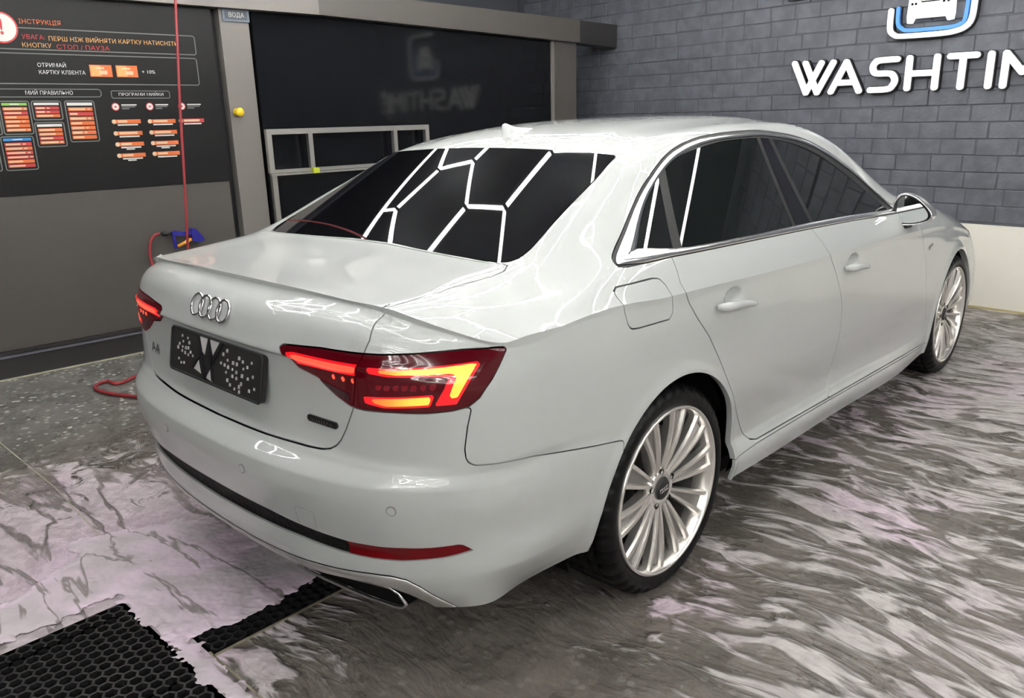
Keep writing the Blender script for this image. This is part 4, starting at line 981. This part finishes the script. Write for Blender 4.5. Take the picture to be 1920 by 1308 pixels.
# headline boxes
outline(-1.5,1.012,1.868,1.988,M['p_frame']); outline(-1.5,1.008,1.682,1.852,M['p_frame']); outline(-1.5,.395,1.610,1.658,M['p_frame'],.005,.02); outline(.448,.805,1.602,1.650,M['p_frame'],.005,.012)
def discp(a,z,r,m,d=D,name='print_disc'):
    mb=MB(); P=[(a+r*math.cos(q),z+r*math.sin(q)) for q in np.linspace(0,2*math.pi,29)[:-1]]; mb.add([TL(x,y,d+.0015) for x,y in P],[tuple(range(28))]); return mb.build(name,m,IB)
discp(-.075,1.982,.083,M['p_red']); discp(-.075,1.982,.074,M['p_white'],D+.001); txt('!',-.075,1.982,.016,.115,M['p_red'],d=D+.002,bold=.003)
txt('ІНСТРУКЦІЯ',.125,2.018,.215,.034,M['p_orange']); txt('УВАГА:',.078,1.937,.118,.034,M['p_red'],bold=0); txt('ПЕРШ НІЖ ВИЙНЯТИ КАРТКУ НАТИСНІТЬ',.525,1.932,.74,.034,M['p_amber'],bold=0)
txt('КНОПКУ',.088,1.893,.150,.034,M['p_amber'],bold=0); txt('СТОП / ПАУЗА',.335,1.889,.29,.034,M['p_red'],bold=0)
txt('ОТРИМАЙ',.148,1.787,.150,.030,M['p_white']); txt('КАРТКУ КЛІЄНТА',.198,1.748,.248,.030,M['p_white']); txt('+ 10%',.690,1.760,.08,.028,M['p_white'])
for a in (.412,.562):
    rect(a-.063,a+.063,1.728,1.796,M['p_orange']); rect(a-.058,a+.0,1.732,1.792,M['p_amber'],d=D+.0006); rect(a-.01,a+.035,1.742,1.764,M['p_cream'],d=D+.001); rect(a-.03,a+.02,1.772,1.783,M['p_cream'],d=D+.001)
txt('МИЙ ПРАВИЛЬНО',.11,1.634,.25,.030,M['p_white']); txt('ПРОГРАМИ МИЙКИ',.628,1.626,.27,.024,M['p_white'])
def module(a0,a1,z0,z1,head,n,seed):
    outline(a0,a1,z0,z1,M['p_frame'],.006,.014); q=random.Random(seed); h=(z1-z0-.024)/(n+1); w=a1-a0
    rect(a0+.014,a1-.014,z1-.012-h*.62,z1-.012,head); rect(a0+w*.35,a1-w*.35,z1-.012-h*.42,z1-.012-h*.2,M['p_white'],d=D+.0008)
    for k in range(n):
        zt=z1-.012-h*(k+1); m=M['p_red'] if q.random()<.3 else M['p_orange']; rect(a0+.016,a1-.016,zt-h*.78,zt,m); e=a0+.022+w*q.uniform(.25,.6); rect(a0+.022,e,zt-h*.58,zt-h*.2,M['p_cream'],d=D+.0008)
        if q.random()<.6: rect(e+.01,e+.01+w*.1,zt-h*.52,zt-h*.26,M['p_cream'],d=D+.0008)
module(-.335,-.165,1.405,1.592,M['p_blue'],6,1); module(-.160,-.005,1.405,1.592,M['p_green'],6,2); module(-.335,-.200,1.205,1.398,M['p_green'],6,8); module(-.185,-.015,1.205,1.398,M['p_blue'],6,3)
module(.003,.162,1.482,1.592,M['p_white'],3,4); module(.000,.160,1.330,1.472,M['p_white'],4,5); module(.178,.345,1.352,1.592,M['p_white'],7,6)
for a,w in ((.463,.09),(.668,.08),(.870,.09)):
    discp(a,1.554,.024,M['p_red']); discp(a,1.554,.019,M['p_white'],D+.001); rect(a-.006,a+.006,1.549,1.559,M['p_red'],d=D+.002)
    for k,f in enumerate((1,.9,.5)): rect(a+.036,a+.036+w*f,1.561-k*.011,1.568-k*.011,M['p_frame'] if k else M['p_white'])
def bar(a0,a1,z,m,seed):
    q=random.Random(seed); rect(a0,a1,z-.012,z+.012,m); rect(a0+.022,a0+.022+(a1-a0)*q.uniform(.3,.7),z-.006,z+.007,M['p_cream'],d=D+.0008); discp(a0,z,.013,M['p_cream'],D+.0012)
    rect(a0+.02,a1-.02,z-.024,z-.016,M['p_white']); 
    if q.random()<.6: rect(a0+.05,a1-.06,z-.034,z-.027,M['p_white'])
sd_=0
for z in (1.466,1.396,1.330,1.262):
    sd_+=1; bar(.440,.600,z,M['p_orange'],sd_)
for z in (1.464,1.396,1.330,1.264): sd_+=1; bar(.655,.817,z,M['p_orange'],sd_)
bar(.850,1.005,1.464,M['p_red'],20)
# ---------------- steel tube rack in front of the black panel
RK=thing('tube_rack','stainless square-tube rack standing against the black wall panel','rack',TL(2.1,0,.06)); o0=Vector(RK.location)
def TR_(a,z,d=0): return tuple(Vector(TL(a,z,.06+d))-o0)
def sq(a0,a1,z0,z1,d0=-.018,d1=.018,name='rack_tube'):
    return solid(name,TR_,a0,a1,z0,z1,d0,d1,M['steel'],RK)
sq(1.402,1.438,1.118,1.395); sq(1.412,1.448,0,1.078); sq(1.438,2.808,1.358,1.395); sq(1.402,2.74,1.095,1.118); sq(1.402,2.74,1.078,1.092,.0,.035); sq(1.722,1.756,1.118,1.358); sq(2.462,2.496,1.118,1.358); sq(2.772,2.808,0,1.358)
sq(1.448,2.772,.700,.730); solid('yellow_clip',TR_,1.722,1.770,1.080,1.118,.018,.05,mat('lime_clip',(.42,.48,.03),.5),RK)
# ---------------- hoses and spray gun
h=[TL(.802+.06*(z-2.152)*-1*0-.055*(2.152-z)/.7*.72,z,.30) for z in (3.0,2.6,2.152,1.8,1.4,1.0,.717)]
def hl(z): 
    pts=[(2.152,.802),(1.52,.742),(1.12,.712),(.70,.675)]; return float(np.interp(z,[p[0] for p in pts][::-1],[p[1] for p in pts][::-1])) if z<2.152 else .802+(z-2.152)*.09
path=[TL(hl(z),z,.30) for z in np.linspace(3.0,.62,18)]+[TL(.70,.50,.31),TL(.80,.30,.36),TL(.95,.10,.5),TL(1.1,.012,.7),TL(1.3,.012,.9)]
mb=MB(); mb.tube([tuple(q) for q in spline(path,3)],.0085,8); tag(mb.build('pressure_hose',M['redhose'],smooth=True),'thin red hose hanging straight down in front of the instruction board','hose')
SG=thing('spray_gun','blue foam spray gun with orange lance hanging on the grey wall behind the boot','spray gun',TL(.72,.70,.05)); o1=Vector(SG.location)
def TG(a,z,d=0): return tuple(Vector(TL(a,z,.05+d))-o1)
mb=MB(); mb.prism([(.672,.765),(.700,.772),(.745,.758),(.800,.760),(.806,.735),(.745,.732),(.700,.738),(.675,.742)],-.015,.015,TG); mb.build('gun_body',M['blueplastic'],SG)
mb=MB(); mb.prism([(.800,.775),(.830,.772),(.872,.715),(.880,.690),(.845,.680),(.800,.690)],-.02,.02,TG); mb.build('gun_grip',M['blueplastic'],SG)
mb=MB(); mb.prism([(.676,.745),(.692,.745),(.700,.655),(.682,.655)],-.01,.01,TG); mb.build('trigger_guard',M['blueplastic'],SG)
mb=MB(); mb.tube([TG(.700,.668,.01),TG(.795,.705,.01)],.011,10); mb.build('lance',M['orangeplastic'],SG,smooth=True)
mb=MB(); mb.tube([TG(.672,.755),TG(.655,.756),TG(.640,.757),TG(.618,.762),TG(.609,.763)],[.010,.010,.016,.016,.009],10); mb.build('hose_connector',M['rubber'],SG,smooth=True)
pts=[TL(.598,.763,.05),TL(.570,.758,.05),TL(.538,.725,.05),TL(.523,.67,.05),TL(.520,.61,.05),TL(.532,.50,.06),TL(.56,.36,.08),TL(.60,.18,.12),TL(.62,.05,.2),TL(.55,.012,.32),TL(.36,.012,.42),(-2.60,-.285,.012),(-2.70,-.33,.012),(-2.665,-.405,.012),(-2.56,-.43,.012),(-2.36,-.375,.012),(-2.0,-.2,.012)]
mb=MB(); mb.tube([tuple(q) for q in spline(pts,5)],.0095,8); tag(mb.build('pressure_hose',M['redhose'],smooth=True),'red hose curving from the blue gun down to a loop on the floor','hose')
# ---------------- lettering on the brick wall
LS=thing('wall_sign','white raised letters reading WASHTIME on the dark brick wall','sign',TB(-1.0,1.67,.02)); o2=Vector(LS.location)
def TW(a,z,d=0): return tuple(Vector(TB(a,z,.02+d))-o2)
def capsule(mb,pts,r,d0,d1,T):
    """flat rounded stroke along a polyline, extruded"""
    P=[np.array(p) for p in pts]; L=[];R=[]
    for i in range(len(P)):
        t=P[min(i+1,len(P)-1)]-P[max(i-1,0)]; t/=np.linalg.norm(t); n=np.array([-t[1],t[0]]); L.append(P[i]+n*r); R.append(P[i]-n*r)
    t=P[-1]-P[-2]; a0=math.atan2(t[1],t[0]); capE=[P[-1]+r*np.array([math.cos(a0+q),math.sin(a0+q)]) for q in np.linspace(math.pi/2,-math.pi/2,9)[1:-1]]
    t=P[1]-P[0]; a0=math.atan2(t[1],t[0]); capS=[P[0]+r*np.array([math.cos(a0+q),math.sin(a0+q)]) for q in np.linspace(-math.pi/2,-3*math.pi/2,9)[1:-1]]
    poly=L+capE+R[::-1]+capS; mb.prism([tuple(p) for p in poly][::-1],d0,d1,T)
def letter(name,strokes,T,parent,r=.021,m='letters',d=(.02,.045)):
    mb=MB(); rb=MB()
    for i,s_ in enumerate(strokes): capsule(mb,s_,r,d[0],d[1]+.0006*i,T); capsule(rb,s_,r+.007,-.02,d[0],T)
    o=mb.build(name,M[m],parent); rb.build('letter_back',M['groove'],o); return o
zb,zt=1.572,1.782
letter('letter_w',[[(-1.834,zt+.014),(-1.722,zb-.006)],[(-1.722,zb-.006),(-1.606,zt+.006)],[(-1.740,zt+.010),(-1.628,zb-.008)],[(-1.628,zb-.008),(-1.508,zt+.004)]],TW,LS)
letter('letter_a',[[(-1.512,zb-.006),(-1.402,zt)],[(-1.402,zt),(-1.288,zb-.008)],[(-1.470,zb+.058),(-1.325,zb+.058)]],TW,LS)
S_=[(-1.018,zt-.004),(-1.150,zt-.006),(-1.178,zt-.018),(-1.194,zt-.048),(-1.186,zt-.080),(-1.160,zt-.098),(-1.072,zb+.108),(-1.040,zb+.094),(-1.022,zb+.058),(-1.036,zb+.020),(-1.070,zb-.004),(-1.200,zb-.006)]
letter('letter_s',[[tuple(q[:2]) for q in spline([(a,b,0) for a,b in S_],4)]],TW,LS)
letter('letter_h',[[(-.928,zt-.004),(-.928,zb-.004)],[(-.736,zt-.006),(-.736,zb-.006)],[(-.928,zb+.098),(-.736,zb+.096)]],TW,LS)
letter('letter_t',[[(-.648,zt-.010),(-.478,zt-.012)],[(-.563,zt-.012),(-.563,zb-.010)]],TW,LS)
letter('letter_i',[[(-.385,zt-.012),(-.385,zb-.012)]],TW,LS)
letter('letter_m',[[(-.292,zb-.014),(-.292,zt-.014)],[(-.292,zt-.014),(-.185,zb+.07)],[(-.185,zb+.07),(-.078,zt-.016)],[(-.078,zt-.016),(-.078,zb-.014)]],TW,LS)
letter('letter_e',[[(.16,zt-.018),(.0,zt-.018)],[(.0,zt-.018),(.0,zb-.016)],[(.0,zb-.016),(.16,zb-.016)],[(.0,zb+.09),(.14,zb+.09)]],TW,LS)
LG=thing('wall_logo','white and blue car outline sign above the word on the brick wall','sign',TB(-.81,2.1,.02)); o3=Vector(LG.location)
def TLG(a,z,d=0): return tuple(Vector(TB(a,z,.02+d))-o3)
U=[(-1.098,2.118),(-1.098,2.02),(-1.088,1.972),(-1.055,1.945),(-1.01,1.934),(-.75,1.930),(-.64,1.938),(-.575,1.962),(-.542,2.01),(-.535,2.12),(-.535,2.30),(-.55,2.38),(-.60,2.43),(-1.0,2.44)]
letter('logo_outline',[[tuple(q[:2]) for q in spline([(a,b,0) for a,b in U],3)]],TLG,LG,r=.017)
Bl=[(-1.055,2.13),(-1.050,2.03),(-1.02,1.99),(-.96,1.972),(-.70,1.970),(-.62,1.985),(-.588,2.03),(-.582,2.30)]
letter('logo_line',[[tuple(q[:2]) for q in spline([(a,b,0) for a,b in Bl],3)]],TLG,LG,r=.013,m='blueline',d=(.0,.02))
mb=MB(); mb.prism([(-.975,2.19),(-.935,2.215),(-.90,2.30),(-.74,2.30),(-.70,2.215),(-.665,2.19),(-.660,2.06),(-.665,2.02),(-.70,2.015),(-.715,2.045),(-.930,2.048),(-.945,2.015),(-.975,2.018),(-.982,2.06)][::-1],.0,.035,TLG); car_l=mb.build('logo_car',M['letters'],LG)
mb=MB(); mb.prism([(-.900,2.175),(-.885,2.160),(-.76,2.158),(-.745,2.172),(-.76,2.150),(-.885,2.150)][::-1],.034,.038,TLG)
for a in (-.950,-.925,-.735,-.705):
    P_=[(a+.009*math.cos(q),2.145+.009*math.sin(q)) for q in np.linspace(0,2*math.pi,11)[:-1]]; mb.prism(P_[::-1],.034,.038,TLG)
mb.build('logo_detail',M['blackglass'],car_l)
# ---------------- drain: honeycomb mats, frames and foam
def honeycomb(x0,x1,y0,y1,zt,label):
    p=.0365; s=p/math.sqrt(3); mb=MB(); E=set(); r=3
    for i in range(int((x1-x0)/p)+3):
        for j in range(int((y1-y0)/(p*.866))+3):
            cx=x0+i*p+(p/2 if j%2 else 0); cy=y0+j*p*.866
            if not(x0+s*.6<cx<x1-s*.6 and y0+s*.6<cy<y1-s*.6): continue
            P=[(round(cx+s*math.sin(math.pi/3*k),r+1),round(cy+s*math.cos(math.pi/3*k),r+1)) for k in range(6)]
            for k in range(6): E.add(tuple(sorted((P[k],P[(k+1)%6]))))
    for a,b in E:
        A=Vector((*a,0));B=Vector((*b,0)); t=(B-A).normalized(); n=Vector((-t.y,t.x,0))*.0032
        if (B-A).length<.004: continue
        mb.add([A-n+Vector((0,0,zt-.03)),B-n+Vector((0,0,zt-.03)),B+n+Vector((0,0,zt-.03)),A+n+Vector((0,0,zt-.03)),A-n+Vector((0,0,zt)),B-n+Vector((0,0,zt)),B+n+Vector((0,0,zt)),A+n+Vector((0,0,zt))],[(4,5,6,7),(0,1,5,4),(2,3,7,6)])
    o=mb.build('honeycomb_mat',M['honey']); return tag(o,label,'mat')
honeycomb(px0+.004,px1-.004,py0+.004,py1-.012,.000,'large black honeycomb drain mat in the front left corner of the floor'); honeycomb(qx0+.004,qx1-.004,qy0+.004,qy1-.004,.000,'narrow black honeycomb mat running back under the rear bumper')
BE=mat('brass_edge',(.40,.36,.27),.35,metal=.5)
for (x0,x1,y0,y1),lb in (((qx1+.001,qx1+.008,qy0,qy1),'thin pale metal edge strip along the narrow honeycomb mat'),((qx1-.02,px1+.3,qy0-.001,qy0+.005),'thin pale metal edge strip beside the tongue of foam, in front of the large mat')):
    mb=MB(); mb.box(x0,x1,y0,y1,-.03,.0035); tag(mb.build('drain_frame',BE),lb,'drain frame')
mb=MB(); mb.box(-2.25,-1.4,-1.034,-1.030,-.002,.002); mb.add([(-1.4,-1.034,.002),(-.52,-1.084,.002),(-.52,-1.080,.002),(-1.4,-1.030,.002)],[(0,1,2,3)])
tag(mb.build('floor_joint',M['pale']),'pale straight joint line across the foamy floor','joint')
def foam(name,label,x0,x1,y0,y1,fn,step=.006,hmax=.012):
    from mathutils import noise as mn
    nx=int((x1-x0)/step)+1; ny=int((y1-y0)/step)+1; X=np.linspace(x0,x1,nx); Y=np.linspace(y0,y1,ny); A=np.zeros((ny,nx,9)); ph=np.zeros((ny,nx))
    for j,y in enumerate(Y):
        for i,x in enumerate(X):
            f=fn(x,y)+.030*mn.noise((x*24,y*24,1.3))+.014*mn.noise((x*70,y*70,4)); ph[j,i]=f
            h=hmax*min(1,max(0,f)/.035)**.5; A[j,i,:3]=(x,y,.0025+h*(.75+.35*mn.noise((x*16,y*16,2))+.12*mn.noise((x*60,y*60,5))))
    n=grid_normals(A[...,:3]); 
    if n[0,0,2]<0: n=-n
    A[...,3:6]=n; S=Surf(A.reshape(-1,9),orient(A.reshape(-1,9),grid_tris(ny,nx))).clip(ph.reshape(-1)); o=mesh_obj(name,S.A[:,:3],S.F,M['foam']); return tag(o,label,'foam',kind='stuff')
def d_rect(x,y,x0,x1,y0,y1): return min(x-x0,x1-x,y-y0,y1-y)
foam('foam','pink-white foam heaped over the drain around the black honeycomb mat',-1.05,.66,-1.62,-.36,lambda x,y: max(d_rect(x,y,-.80+.45*(-1.0-y),-.385,-1.6,-1.0),d_rect(x,y,-.335,.020-.02*math.sin(y*9),-1.150,-.38),d_rect(x,y,-.9+.5*(y+1.2),-.28,-1.172,-.62+.35*(x+.3)),d_rect(x,y,-.34,.62,-1.184,-1.124),-.05))
